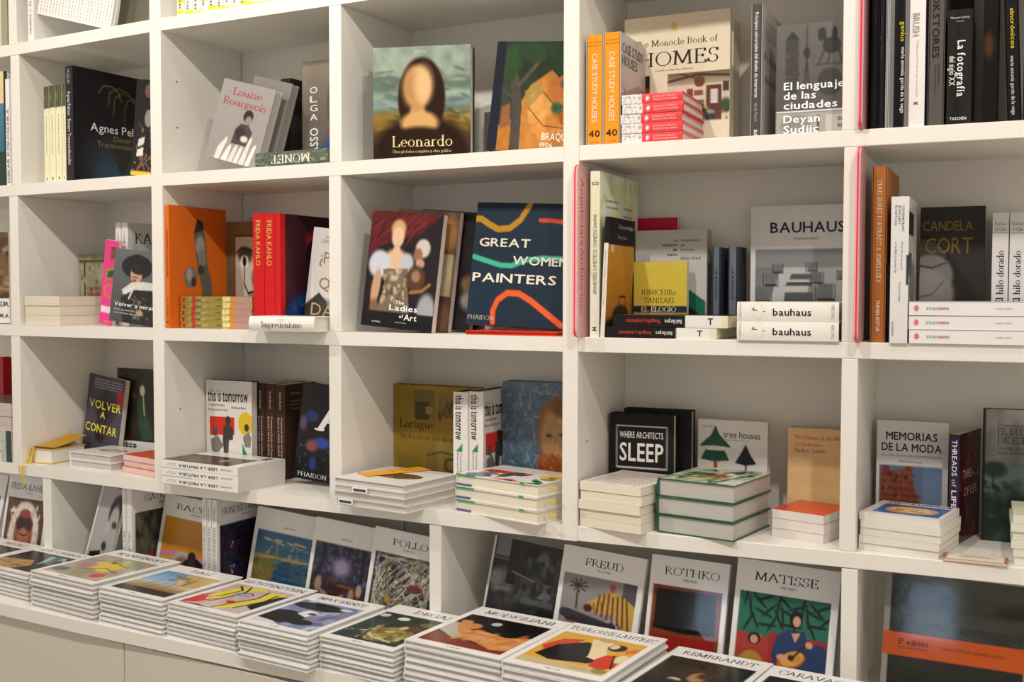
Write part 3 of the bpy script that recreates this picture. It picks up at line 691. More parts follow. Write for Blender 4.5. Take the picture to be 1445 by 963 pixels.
# ---- round lamps set under the ceiling
for i, o in enumerate([o for o in list(C.objects) if o.type == 'LIGHT']):
    p = o.location; t = thing('spotlight_fixture', Matrix.Translation((p.x, p.y, 3.0)), f"round white ceiling spotlight above the shelves, {('left', 'middle', 'right')[i % 3]} one of the {('far', 'near')[i//3]} row", 'lamp', 'ceiling spotlights')
    b = MB(); n = 20; b.prism([(.06*math.cos(2*math.pi*k/n), .06*math.sin(2*math.pi*k/n)) for k in range(n)], -.02, 0); b.fix = True; link('housing', b.mesh('housing', M_WHITE), t)
# ---- acrylic section signs
def acrylic(seg, x, z0, z1, y0, y1, label, txt=None, ty=None):
    r = thing('acrylic_sign', segM(seg, x, y0, z0), label, 'sign', 'pink acrylic section signs')
    W_, H_, t, c = y1-y0, z1-z0, .009, .016
    pts = []
    for cx_, cz_, a0 in ((W_-c, H_-c, 0), (c, H_-c, 90), (c, c, 180), (W_-c, c, 270)):
        for k in range(5): a = (a0+90*k/4)*R2D; pts.append((cx_+c*math.cos(a), cz_+c*math.sin(a)))
    T = Matrix(((0, 0, 1, 0), (1, 0, 0, 0), (0, 1, 0, 0), (0, 0, 0, 1)))
    b = MB(); b.prism(pts, 0, t, M=T); b.fix = True; link('acrylic_plate', b.mesh('acrylic_plate', M_ACR), r)
    b = MB(); n = len(pts); e = .0008; o = [(x_*1+(-e if x_ < W_/2 else e), z_+(-e if z_ < H_/2 else e)) for x_, z_ in pts]
    v = [T @ Vector((p[0], p[1], q)) for q in (t*.38, t*.66) for p in pts+o]
    f = []
    for i in range(n):
        j = (i+1) % n; f += [(n+i, n+j, 3*n+j, 3*n+i), (i, 2*n+i, 2*n+j, j), (i, j, n+j, n+i), (2*n+i, 3*n+i, 3*n+j, 2*n+j)]
    b.add(v, f); b.fix = True; link('red_edge', b.mesh('red_edge', M_ACRE), r)
    if txt:
        q = MB()
        for s, a0, a1 in txt: put(q, s, 'serif', (t+.0006, 0, H_), (0, 0, -1), (0, 1, 0), a0*H_, a1*H_, ty, .016, '#e23b4c')
        link('lettering', q.mesh('lettering', M_MATTE), r)['kind'] = 'stuff'
xa = PAN3[1]
acrylic(3, xa+.0008, z_at(3, xa, -.035, 476), z_at(3, xa, -.035, 232), -.035, .06, 'pink acrylic sign reading Arquitectura Architecture, beside the pale yellow book', [('Arquitectura', .08, .46), ('Architecture', .48, .86)], .018)
xa = XD[3]['A'][1]
acrylic(3, xa+.0008, z_at(3, xa, -.02, 180), ZL['0']-.002, -.02, .05, 'pink acrylic sign with red edge at the left of the black photography books')
acrylic(3, xa+.0008, z_at(3, xa, -.035, 484), z_at(3, xa, -.035, 206), -.035, .04, 'pink acrylic sign with red edge beside the copper brown book')

# ================================================================== THE BOOKS
G = dict
# ---------------- row 0: the bottoms of the books on the highest shelf in view
spineout(0, '0', 39.5, 48.5, 55, -60, .2, d=.015, cover='#f1eeea', name='book', label='white spine at the top left, left of the tilted white books', cat='book', sptext=[('ARTE Y DISENO', 'sans', 40, 90, 30, 60, 'd', '#777777')])
for k, (dx, lab) in enumerate(((0, 'tilted white book covered in rows of small grey print, top left shelf'), (.045, 'grey green book leaning behind the tilted white printed book'))):
    faced(0, '0', (53+k*112, 56), (155 if k == 0 else 206, 40), -150, .012, d0=.02+k*.09, roll=15 if k == 0 else 12, h=.26, cover='#efedea' if k == 0 else '#8b8a78', label=lab,
          art=[('bg', '#efeeec')]+[('t', 3+i*4.1, 4, 3.8+i*4.1, 96, 1, '#8d8080') for i in range(0)]+[('r', 4+i*4.2, 3, 5+i*4.2, 97, '#a99f9c') for i in range(23)]+[('r', 0, 2+j*3.1, 100, 3+j*3.1, '#efeeec') for j in range(32)] if k == 0 else None, name='book')
spineout(0, '0', 2, 11, 60, -70, .2, d=.02, cover='#a6a58c', label='olive green spine at the top left corner of the photo')
n_yel = 14
for i in range(n_yel):
    xl = 250+i*11.0
    spineout(1, '0', xl, xl+10.6, 19-i*1.6, -90, .16, d=.012, cover='#f4f2ea', hard=False, name='paperback',
             label=f"white and yellow paperback spine on the highest shelf, {['leftmost','second','third','fourth','fifth','sixth','seventh','eighth','ninth','tenth','eleventh','twelfth','thirteenth','rightmost'][i]} of the row",
             group='white and yellow paperbacks on the highest shelf', spart=[('bg', '#f5f3ec'), ('e', 30+20*(i % 3), 93+(i % 4)*2, 60, 3, '#ffe92e'), ('e', 60, 80-(i % 3)*5, 60, 3, '#ffe92e'), ('k', 0, 40, 100, 96, 5, 30, 2, ['#ffe92e'])], res=.004,
             sptext=[('letras', 'bold', 70+(i % 2)*6, 90+(i % 3)*2, 25, 60, 'd', '#3a3a3a')])
# ---------------- row A, left column
faced(0, 'A', (-22, 262), (11, 261), 105, .02, d0=.01, cover='#20252c', label='blue and cream picture book at the left edge, upper shelf', art=[('bg', '#e8cfa0'), ('r', 0, 28, 100, 100, '#3c6c9a'), ('g', 0, 28, 100, 70, '#4a7fae', '#2f6c72'), ('r', 0, 70, 100, 100, '#1d3a2c'), ('r', 88, 0, 100, 100, '#1b2026')])
xr_ = 23
spineout(0, 'A', 9.5, 15.0, 258, 111, .16, d=.004, cover='#f3eff0', label='white spine with black capitals standing against the left divider', hard=False, sptext=[('OSKAR KOKOSCHKA', 'sans', 28, 98, 25, 85, 'u', '#2a2a2a')])
for i, (a, c) in enumerate(((63.5, 70.5), (70.8, 79.3), (79.7, 88.5), (88.9, 94))):
    spineout(0, 'A', a, c, 256, (122, 120, 119, 118)[i], .15, d=.02, hard=False, cover='#f1ecc9', label=f"cream spine with olive picture at its head, {('leftmost', 'second', 'third', 'rightmost')[i]} of four by the black book", group='cream paperbacks on the upper left shelf',
             spart=[('bg', '#f1ecc9'), ('r', 0, 0, 100, 23, '#4b5138'), ('k', 0, 0, 100, 22, 9, 18, 4, ['#7d8458', '#2b2f22'])], sptext=[('colección', 'sans', 30, 70, 40, 62, 'd', '#8a8468'), ('I', 'sans', 94, 97, 40, 60, 'h', '#333333')], name='paperback')
spineout(0, 'A', 94, 104.5, 253, 92, .265, d=.012, cover='#221d24', label='large black hardcover with thin gold arcs and white title, upper left shelf', gloss=True,
         art=[('bg', '#1b181d'), ('e', 55, 88, 38, 30, '#26303c', .8), ('e', 45, 92, 20, 12, '#2b3e57', .7), ('e', 78, 88, 16, 12, '#2d3a4c', .7), ('p', [38, 60, 78, 60, 58, 92], '#272722'), ('s', [30, 20, 36, 13, 46, 12, 54, 16, 58, 24], 1.2, '#6e6428'), ('s', [42, 30, 44, 18, 54, 13, 66, 15, 74, 24], 1.1, '#6e6428'), ('s', [48, 38, 50, 22, 60, 16, 74, 20, 80, 32], 1.1, '#665c28'), ('s', [62, 32, 66, 22, 78, 20, 90, 24], 1.0, '#6e6428'), ('s', [62, 32, 62, 44], 1, '#5d552a')],
         text=[('Agnes Pelton', 'sans', 20, 92, 54, 7.5, '#e4e2e0'), ('Desert', 'sans', 48, 74, 61, 5, '#7d7340'), ('Transcendentalist', 'sans', 28, 88, 67, 5, '#7d7340')], sptext=[('Agnes Pelton   Desert Transcendentalist', 'bold', 22, 86, 28, 70, 'd', '#cfc9cc'), ('MUSEUM', 'sans', 3, 15, 20, 60, 'd', '#aaa4a8')])
faced(0, 'A', (184, 247), (222, 245), 110, .012, d0=.035, roll=7, cover='#1d1a1c', label='dark paperback with a mosaic of small photos and yellow foot beside large black book', hard=False,
      art=[('bg', '#1a1618'), ('k', 20, 40, 100, 90, 40, 6, 3, ['#7a5a40', '#3a3432', '#8c7a5e', '#5a2f2a'], 0), ('p', [30, 62, 60, 59, 56, 67, 26, 70], '#d9d6d0'), ('p', [26, 73, 56, 70, 54, 79, 24, 80], '#e6e3dd'), ('e', 62, 12, 18, 7, '#6c4a44'), ('e', 72, 40, 20, 9, '#8d8a84'), ('r', 0, 95, 100, 100, '#e7c62a'), ('k', 10, 80, 100, 94, 20, 8, 2, ['#b5824a', '#4a6a7c', '#c94f3a'], 0)])
# ---------------- row A, middle bookcase, left cell
LBart = [('bg', '#9d9795'), ('e', 62, 40, 9, 8, '#2b2727'), ('e', 64, 45, 6, 6, '#8f8783'), ('p', [44, 58, 52, 50, 66, 50, 76, 58, 74, 76, 42, 76], '#4b4544'), ('e', 55, 62, 9, 8, '#35302f', .5), ('e', 64, 68, 7, 4, '#d8d2cc', .4),
        ('p', [18, 99, 20, 84, 32, 70, 34, 69, 34, 76, 27, 99], '#e3deda'), ('p', [30, 99, 38, 82, 43, 77, 45, 80, 42, 99], '#eae6e2'), ('p', [43, 99, 50, 80, 55, 76, 57, 80, 52, 99], '#dcd7d2'), ('p', [54, 99, 60, 80, 65, 76, 66, 80, 62, 99], '#e6e2de'), ('p', [64, 99, 74, 66, 78, 62, 79, 66, 74, 99], '#e0dbd6'), ('p', [76, 99, 84, 74, 89, 70, 89, 76, 84, 99], '#ebe7e3'),
        ('s', [30, 97, 34, 78], .8, '#8a8480'), ('s', [43, 97, 46, 80], .8, '#8a8480'), ('s', [54, 97, 57, 80], .8, '#8a8480'), ('s', [64, 97, 68, 80], .8, '#8a8480')]
faced(1, 'A', (289, 241), (362, 239), 110, .03, d0=.03, d1=.048, roll=15, lean=4, cover='#a49e9b', pages='#d9d5cf', label='tilted grey book with red title and a seated woman above sculpted white hands', art=LBart, gloss=False,
      text=[('Louise', 'serif', 22, 76, 17, 9, '#b0353a'), ('Bourgeois', 'serif', 8, 90, 30, 9, '#b0353a')])
faced(1, 'A', (330, 238), (384, 236), 107, .028, d0=.088, d1=.1, roll=14, lean=4, cover='#8e8987', pages='#bdb7ae', label='second grey book leaning behind the one with the red title')
spineout(1, 'A', 397, 411, 236, 110, .1, d=.165, cover='#2b2827', label='black spine in the gap between the grey books and the brown portrait book')
faced(1, 'A', (427, 236), (500, 233), 88, .03, d0=.14, cover='#8b7f76', back='#b9b0a6', label='brown grey portrait book with its white title running down the cover, against the divider',
      art=[('g', 0, 0, 100, 100, '#958a7c', '#57504c'), ('e', 78, 40, 26, 26, '#4c3f3a', .5), ('e', 86, 66, 32, 12, '#8a3433', .6), ('e', 70, 86, 34, 18, '#2e4a86', .6)],
      text=[(c, 'bold', 15, 31 if c != 'I' else 22, 29+i*8.1, 5.8, '#f1efec') for i, c in enumerate('OLGA')]+[('PICASSO', 'vbold', 2, 40, 31, 16, '#f1efec')])
flat(1, 'A', 'spine', 1, 'thick book lying on its side with a garden coloured spine and upside down white title', (361, 238), (466, 234), 216.5, d=.004, depth=.2, cover='#6b7364', jit=0, bulge=.002,
     spart=[('bg', '#59665c'), ('k', 0, 0, 100, 100, 90, 14, 2, ['#86934f', '#39495a', '#b39a4e', '#7d6a8a', '#3d5a3c', '#a8b38a'])], sptext=[('MONET', 'serifb', 24, 76, 18, 74, 'u', '#e7e4da'), ('TASCHEN', 'sans', 90, 97, 20, 40, 'u', '#e7e4da')])
# ---------------- row A, middle bookcase, right cell
faced(2, 'A', (527, 228), (664, 219), 68, .035, d0=.012, d1=.075, cover='#2f3330', label='large book with a soft painted portrait of a figure in dark robe', hard=True,
      art=[('g', 0, 0, 100, 45, '#8d9c93', '#9aa78f'), ('g', 0, 45, 100, 70, '#6f8378', '#51564a'), ('g', 0, 62, 100, 100, '#7a6032', '#3d2417'), ('e', 10, 34, 22, 7, '#64776c', .9), ('e', 88, 33, 22, 6, '#5e7468', .9), ('e', 12, 50, 24, 6, '#7f9493', .9), ('e', 88, 48, 20, 5, '#7a8e8e', .9), ('e', 16, 64, 20, 7, '#8a7036', .9), ('e', 92, 62, 16, 5, '#94823f', .9), ('n', 9, .16),
           ('k', 0, 20, 100, 60, 60, 9, 2.2, ['#7d9088', '#5c7068', '#94a498', '#66786c'], 5), ('k', 0, 58, 100, 76, 40, 7, 2, ['#8c7438', '#5f4c28', '#74602e'], 10), ('e', 50, 46, 24, 36, '#2d1b14', .1), ('e', 50, 92, 48, 30, '#251813', .25), ('e', 46, 36, 13.5, 19, '#d8ac74', .3), ('e', 46, 60, 8, 12, '#c2935e', .4), ('e', 48, 68, 19, 11, '#d3a66b', .35), ('e', 47, 86, 34, 15, '#2a1b15', .3), ('e', 40, 36, 9, 15, '#b98a58', .9), ('e', 52, 34, 9, 15, '#e0b984', .9)],
      text=[('Leonardo', 'serif', 19, 81, 88.5, 9.5, '#f0d9a0'), ('Obra pictórica completa y obra gráfica', 'serif', 20, 80, 94, 2.6, '#e6cf98'), ('Frank Zöllner', 'serif', 43, 56, 5.5, 1.8, '#e8e4d0')])
faced(2, 'A', (531, 226), (668, 218), 73, .012, d0=.055, d1=.118, cover='#20211f', label='thin dark edge of a book directly behind the painted portrait book')
spineout(2, 'A', 683, 690, 215, 158, .07, d=.18, cover='#cfcbc6', label='small white book in the gap left of the tilted forest painting book')
faced(2, 'A', (686, 217), (836, 210), 55, .03, d0=.10, d1=.11, roll=5.5, lean=3, cover='#2b2a22', label='tilted book with angular orange houses under green trees and a navy cloth spine, upper shelf',
      art=[('bg', '#2f3a2a'), ('n', 6, .25), ('p', [30, 100, 34, 60, 46, 40, 70, 26, 100, 50, 100, 100], '#c0803c'), ('p', [10, 78, 30, 70, 34, 100, 12, 100], '#b5762f'), ('p', [45, 62, 62, 46, 80, 60, 66, 76, 48, 74], '#d99a52'), ('p', [66, 40, 84, 30, 92, 46, 78, 58], '#c8783a'), ('p', [50, 78, 72, 64, 92, 78, 70, 94], '#d08c45'), ('p', [78, 60, 100, 48, 100, 72, 88, 76], '#b9622c'), ('p', [40, 46, 56, 36, 62, 46, 46, 60], '#a98a4a'), ('p', [14, 60, 24, 56, 26, 76, 14, 80], '#8b5a3a'),
           ('p', [28, 100, 26, 60, 22, 36, 30, 30, 38, 58, 40, 100], '#4c4642'), ('s', [32, 40, 52, 20, 60, 8], 4, '#5b5148'), ('s', [24, 50, 10, 42, 8, 34], 3, '#4c4642'), ('s', [28, 34, 24, 12], 3, '#54493f'), ('e', 52, 10, 22, 9, '#2f4a2e', .5), ('e', 88, 18, 18, 12, '#2c4430', .5), ('e', 20, 18, 12, 16, '#2f4c2c', .5), ('e', 92, 38, 10, 6, '#355a38', .5), ('e', 80, 60, 7, 5, '#416a45', .5), ('s', [46, 60, 66, 76, 92, 78], .8, '#4a3420'), ('s', [62, 46, 80, 60, 100, 56], .8, '#4a3420'), ('n', 14, .12), ('r', 0, 0, 12, 100, '#1d2130')],
      text=[('BRAQUE', 'bold', 52, 92, 89, 6.4, '#f6f1e4'), ('1906', 'sans', 51, 63, 95.5, 4, '#f6f1e4')])
# ---------------- row A, right bookcase, left cell
CSH = G(cover='#c9c7c4', spine='#f39a2c', w=.2, d=.015, sptext=[('CASE STUDY HOUSES', 'sans', 17, 79, 34, 66, 'd', '#fbeedd'), ('40', 'bold', 86, 92, 16, 84, 'h', '#4a2f12'), ('TASCHEN', 'sans', 96, 97.6, 22, 78, 'h', '#a86a20'), ('THE COMPLETE', 'sans', 6, 7.4, 12, 88, 'h', '#b3701f'), ('PROGRAM', 'sans', 9, 10.4, 12, 88, 'h', '#b3701f')],
        art=[('g', 0, 0, 100, 100, '#c3c1be', '#a5a29f'), ('p', [0, 55, 70, 40, 100, 44, 100, 78, 0, 90], '#8e8b88'), ('k', 5, 50, 95, 95, 30, 9, 2, ['#d5d3cf', '#777573'])], text=[('CASE STUDY', 'cond', 6, 90, 17, 9, '#5c5a58'), ('HOUSES', 'cond', 6, 66, 28, 9, '#5c5a58')])
spineout(3, 'A', 826.5, 850.6, 203, 48, label='orange spine, left of two thick architecture books', name='book', **{k: v for k, v in CSH.items()})
spineout(3, 'A', 850.8, 875.2, 201, 44, label='orange spine, right of two, touching the stack of red books', name='book', **CSH)
faced(3, 'A', (880.5, 205), (1029, 194), 28, .03, d0=.17, d1=.165, cover='#e9e1c6', label='large cream book of home interiors behind the stack of red books', gloss=False,
      art=[('bg', '#e8e0c6'), ('e', 48, 9, 3, 3, '#dcc76a'), ('clip', 19, 43, 25, 75), ('bg', '#2b1a15'), ('e', 22, 60, 5, 8, '#8a3a1c'), ('clip', 42, 43, 100, 78), ('bg', '#d9d2c0'), ('g', 42, 43, 100, 52, '#6b5c4a', '#b3a78f'), ('s', [42, 49, 70, 45, 100, 47], 1.6, '#3b2b20'), ('s', [52, 43, 70, 48], 1.2, '#4a382a'), ('r', 42, 62, 60, 70, '#3a5a66'), ('r', 60, 55, 66, 72, '#7b4c2e'), ('r', 78, 53, 92, 78, '#6c3d22'), ('r', 82, 56, 89, 66, '#cfd8dc'), ('e', 72, 50, 5, 4, '#6a4630'), ('r', 67, 56, 75, 60, '#8c5a3c'), ('r', 70, 63, 76, 68, '#5a7a5a'), ('e', 72, 72, 8, 4, '#2f3a2c', .6), ('e', 82, 74, 7, 5, '#3c4a6a', .5), ('r', 93, 51, 99, 58, '#4a4038'), ('e', 96, 68, 5, 5, '#3d5534', .6), ('k', 42, 68, 100, 78, 26, 4, 1.5, ['#7a3e26', '#2c3a3a', '#c9a06a'])],
      text=[('The Monocle Book of', 'serif', 9, 88, 22, 4.6, '#2a2622'), ('HOMES', 'serif', 12, 89, 36.5, 10, '#2a2622'), ('A guide to inspiring residences', 'sans', 30, 66, 40.5, 1.4, '#7a7464')])
spineout(3, 'A', 1029.5, 1034.5, 193, 27, .05, d=.21, cover='#d9d0b0', label='thin edge of a second cream book behind the home interiors book')
flat(3, 'A', 'spine', 5, ('topmost of five stacked red books with a line drawing on its spine', 'red book in the stack before the cream interiors book'), (877, 202), (963, 195), 135, d=.012, depth=.19, cover='#e34a4c', pages='#e9dfdc', grp='stack of red books', jit=.002,
     spart=[('bg', '#e5494d'), ('r', 0, 0, 100, 34, '#efe9e6'), ('k', 0, 0, 100, 33, 55, 10, 1.2, ['#2c2828', '#9b9593', '#ffffff']), ('e', 50, 43, 20, 2.6, '#ffffff')],
     sptext=[('ARQUITECTURA MINIMA', 'sans', 52, 92, 26, 44, 'd', '#f6c9c8'), ('& ESPACIO PUBLICO', 'sans', 52, 90, 56, 74, 'd', '#f6c9c8')], low=G(), bulge=.001)
spineout(3, 'A', 1058.5, 1074, 188, 5, .22, d=.05, cover='#a9a4a0', spine='#4a4846', label='tall dark grey spine with white lettering standing near the middle of its cell', gloss=False,
         art=[('g', 0, 0, 100, 100, '#bdb8b4', '#9d9894'), ('t', 10, 10, 60, 22, 6, '#6f6a68')], text=[('Principios', 'sans', 10, 90, 40, 6, '#55504e'), ('del diseño', 'sans', 10, 90, 56, 6, '#55504e'), ('1950', 'bold', 60, 95, 82, 7, '#8a3a34')], sptext=[('Principios universales del diseño de interiores', 'bold', 6, 69, 34, 68, 'd', '#e9e6e2'), ('Hardy Porter', 'sans', 73, 87, 36, 64, 'd', '#b9b4ae'), ('BLUME', 'bold', 93, 99, 34, 64, 'd', '#ffffff')])
faced(3, 'A', (1094, 190), (1210, 183), 37, .028, d0=.07, cover='#605d5b', pages='#cfcbc5', label='grey book with towers, a horse rider and white title about cities, against the divider', gloss=False,
      art=[('g', 0, 0, 100, 100, '#6b6866', '#555250'), ('r', 0, 77, 100, 100, '#a9a5a1'), ('p', [14, 14, 24, 6, 35, 14], '#3b3938'), ('r', 15, 14, 34, 60, '#484544'), ('k', 15, 16, 34, 58, 40, .8, 3, ['#5f5c5a', '#3b3938'], 90), ('s', [45, 3, 45, 60], 1.6, '#3a3836'), ('e', 45, 26, 4.5, 5, '#343230'), ('s', [40, 60, 45, 30, 50, 60], 1.4, '#3a3836'), ('e', 80, 21, 13, 7, '#3a3736'), ('e', 66, 11, 6, 6, '#3a3736'), ('s', [68, 12, 74, 20], 4, '#3a3736'), ('s', [70, 24, 62, 36], 2, '#3a3736'), ('s', [78, 27, 74, 36], 2, '#3a3736'), ('s', [90, 24, 94, 36], 2.4, '#3a3736'), ('e', 84, 12, 4, 7, '#2f2d2c'), ('r', 56, 36, 100, 37, '#3f3c3b'), ('e', 78, 52, 18, 12, '#454241'), ('r', 0, 75.5, 100, 76.6, '#f1efec'), ('r', 60, 80, 64, 97, '#55514e'), ('r', 72, 80, 99, 98, '#c2beba'), ('e', 30, 88, 22, 9, '#8c8884', .4), ('r', 0, 0, 2, 100, '#55524f')],
      text=[('El lenguaje', 'bold', 10, 92, 57, 6.6, '#ffffff'), ('de las', 'bold', 10, 50, 65.5, 6.6, '#ffffff'), ('ciudades', 'bold', 10, 76, 74, 6.6, '#ffffff'), ('Deyan', 'bold', 10, 55, 86, 6.6, '#ffffff'), ('Sudjic', 'bold', 10, 54, 95, 6.6, '#ffffff'), ('ONE', 'bold', 76, 96, 86, 3.4, '#4f4c4a'), ('WAY', 'bold', 76, 98, 92, 3.4, '#4f4c4a')])
# ---------------- row A, right cell: black photography books
def sp4(a, c, yb, top, lab, w=.24, d=.012, **k): return spineout(3, 'A', a, c, yb, top, w, d=d, label=lab, **k)
sp4(1228, 1238, 179, -70, 'narrow black spine, first right of the pink sign on the upper right shelf', cover='#151417')
sp4(1238.3, 1248, 178, -66, 'second narrow black spine right of the pink sign, upper right shelf', cover='#1b1b20', sptext=[('fotografia', 'sans', 35, 60, 30, 55, 'd', '#4f4f55')])
sp4(1248.2, 1254, 178, -60, 'thin grey white spine among the black photography books', cover='#b9b8b6')
sp4(1254.3, 1281, 177, -80, 'black spine in crinkled clear wrap, with yellow and white lettering', cover='#131214', wrap=True, sptext=[('genius', 'bold', 42, 53, 56, 80, 'd', '#c8b32c'), ('maria antonia garcia de la vega', 'bold', 56, 92, 60, 80, 'd', '#d9d7d4')], bulge=.002)
sp4(1281.3, 1304, 176, -90, 'white spine with thin grey capitals between the black books', cover='#e8e4e4', sptext=[('BRUSH', 'sans', 40, 52, 18, 62, 'd', '#8f8a8a'), ('Collected Works from a Practice', 'sans', 54, 84, 44, 58, 'd', '#b5b0b0'), ('x', 'bold', 86, 88, 30, 62, 'h', '#2b2829')], bulge=.002)
sp4(1304.2, 1307.5, 176, -70, 'very thin navy edge right of the white spine', cover='#1b1830')
sp4(1307.7, 1331.5, 174, -120, 'dark grey spine with large black capitals about bookshops', cover='#5a5653', sptext=[('BOOKSTORES', 'bold', 25, 66, 24, 66, 'd', '#2a2826'), ('A celebration of independent', 'sans', 69, 84, 40, 52, 'd', '#3a3735'), ('booksellers', 'sans', 69, 80, 60, 72, 'd', '#3a3735')])
sp4(1333, 1371, 172, -40, 'dark book standing behind the squat black book', d=.2, cover='#232020', w=.06)
sp4(1334.5, 1370, 173, 12, 'squat black book with large white title running down its rounded spine', cover='#1e1c1b', w=.17, bulge=.004, sptext=[('La fotografía', 'bold', 27, 76, 42, 74, 'd', '#f3f1ee'), ('del siglo XX', 'bold', 40, 66, 10, 34, 'd', '#e0ddd9'), ('TASCHEN', 'bold', 93.5, 96, 14, 82, 'h', '#f3f1ee'), ('Museum Ludwig', 'sans', 6, 8, 12, 88, 'h', '#d0cdc9'), ('Colonia', 'sans', 9.5, 11, 34, 66, 'h', '#a8a5a1')], art=[('bg', '#131112'), ('e', 60, 86, 26, 10, '#4a4440', .2), ('e', 62, 86, 20, 7, '#161415', .2), ('n', 8, .3)])
sp4(1385, 1406, 171, -50, 'black glossy book with dim cover picture, right of the squat black book', cover='#121113', d=.03, spart=[('bg', '#121113'), ('e', 40, 50, 30, 8, '#4a3018', .8)], w=.2)
spineout(3, 'A', 1421, 1442, 170, -90, .22, d=.02, roll=-2.5, cover='#17181b', label='leaning black spine with yellow title and white author name, near the right edge', sptext=[('sincrónicos', 'bold', 38, 60, 40, 70, 'd', '#d6c12c'), ('maria antonia garcia de la vega', 'sans', 64, 96, 34, 60, 'd', '#e0deda')])
sp4(1443, 1466, 168, -80, 'navy spine cut off by the right edge of the upper right shelf', cover='#23284a')
# ---------------- row B, left column
faced(0, 'B', (-70, 457), (13.8, 456), 331, .012, d0=.015, cover='#f2efec', hard=False, label='paperback with brown painting over white title band at the left edge',
      art=[('bg', '#6b4d30'), ('k', 0, 0, 100, 72, 60, 5, 12, ['#8a6a42', '#3a2a1c', '#a58452', '#54402a'], 90), ('n', 8, .3), ('r', 0, 72, 100, 100, '#f1eeec'), ('r', 60, 98.5, 100, 99.5, '#333')],
      text=[('LEER', 'bold', 66, 100, 80.5, 5, '#222'), ('LA', 'bold', 66, 80, 87, 5, '#222'), ('PINTURA', 'bold', 60, 99, 93, 4.4, '#222')])
flat(0, 'B', 'tail', 3, ('cream paper book with dark lifted cover, topmost of three beside the pink book', 'cream paper book in the pile beside the pink book'), (35, 458), (84, 458), 418, d=.008, depth=.2, cover='#d9cdb8', pages='#ebe2cf', hard=False, grp='pile of three cream books', jit=.003, simple=True, first=G(simple=False, back='#d9cdb8', art=[('bg', '#3a3230'), ('n', 5, .2)], res=.006))
faced(0, 'B', (113, 460), (153, 459), 359, .015, d0=.18, d1=.19, cover='#8c8368', label='small green grey book with red lettering standing at the back of the middle left cell', hard=False,
      art=[('bg', '#9a9478'), ('n', 6, .2), ('r', 17, 12, 22, 100, '#3a3428'), ('r', 0, 9, 100, 13, '#57503c'), ('k', 0, 10, 100, 100, 40, 7, 4, ['#b0ab92', '#6c6a4c', '#7c6a44']), ('e', 8, 88, 8, 8, '#c2a85a'), ('e', 76, 90, 16, 10, '#33322c')],
      text=[('CONCEPTOS', 'bold', 27, 84, 52, 5, '#a3403a'), ('FUNDAMENTALES', 'bold', 27, 98, 60, 5, '#a3403a'), ('DE LA HISTORIA', 'bold', 27, 92, 68, 5, '#a3403a'), ('DEL ARTE', 'bold', 27, 66, 76, 5, '#a3403a')])
faced(0, 'B', (139.5, 459), (158, 458), 338, .012, d0=.075, roll=8, cover='#ee3f8f', label='bright pink book with small green and gold frames, tilted behind the grey portrait book', hard=False,
      art=[('bg', '#ee3f8f'), ('r', 50, 8, 96, 22, '#274c34'), ('e', 70, 15, 22, 7, '#8a4a2c'), ('p', [26, 34, 92, 30, 92, 44, 24, 48], '#b08a3c'), ('p', [38, 37, 84, 34, 84, 42, 36, 45], '#1f5a44'), ('e', 56, 60, 38, 9, '#c98a2e'), ('e', 56, 60, 28, 6.5, '#f04a96'), ('r', 8, 78, 100, 86, '#f4e6ea'), ('r', 34, 95, 74, 97, '#c79032')])
for i, (a, c) in enumerate(((164.5, 172.5), (173, 182))):
    spineout(0, 'B', a, c, 456, 314, .2, d=.1, cover='#eceaea', label=('left white spine standing behind the grey portrait book', 'right white spine behind the grey portrait book, its cover showing black capitals')[i], group='white books behind the grey portrait book',
             art=[('bg', '#d9d6d6')], text=[('KAN', 'serif', 12, 62, 20, 10, '#2b2b30')] if i else (), sptext=[('VASSILY', 'sans', 8, 24, 30, 60, 'd', '#8a8888')])
faced(0, 'B', (154, 460), (224, 460), 349, .014, d0=.03, roll=5.5, lean=3, cover='#3b3c40', label='grey paperback with a moustached man in a wide black hat and white collar', hard=False,
      art=[('g', 0, 0, 100, 100, '#6a6c70', '#4c4c4f'), ('e', 52, 23, 34, 16, '#1c1b1c'), ('e', 52, 17, 20, 11, '#1a191a'), ('e', 52, 33, 13, 12, '#c79c80'), ('e', 57, 27, 17, 6, '#1c1b1c', .2), ('s', [43, 37, 50, 36.5, 56, 38], 1.3, '#5a3826'), ('e', 49, 42, 3, 3, '#6a4630'), ('p', [22, 56, 44, 44, 66, 42, 96, 42, 90, 54, 56, 56, 34, 64], '#dcd9d4'), ('p', [22, 66, 50, 54, 96, 52, 100, 100, 30, 100], '#242224'), ('s', [26, 60, 50, 50, 40, 66], 3, '#e5e2dd'), ('k', 40, 62, 96, 96, 40, 4, 2, ['#6a6256', '#3a3432', '#8a8070']), ('e', 66, 84, 8, 4, '#b89a80', .5)],
      text=[('Volver a mirar', 'bold', 8, 97, 78, 5.5, '#f4f2ef'), ('Cómo aproximarse', 'sans', 8, 50, 84, 2.6, '#e2dfdb'), ('a los artistas clásicos', 'sans', 8, 56, 88.5, 2.6, '#e2dfdb')])
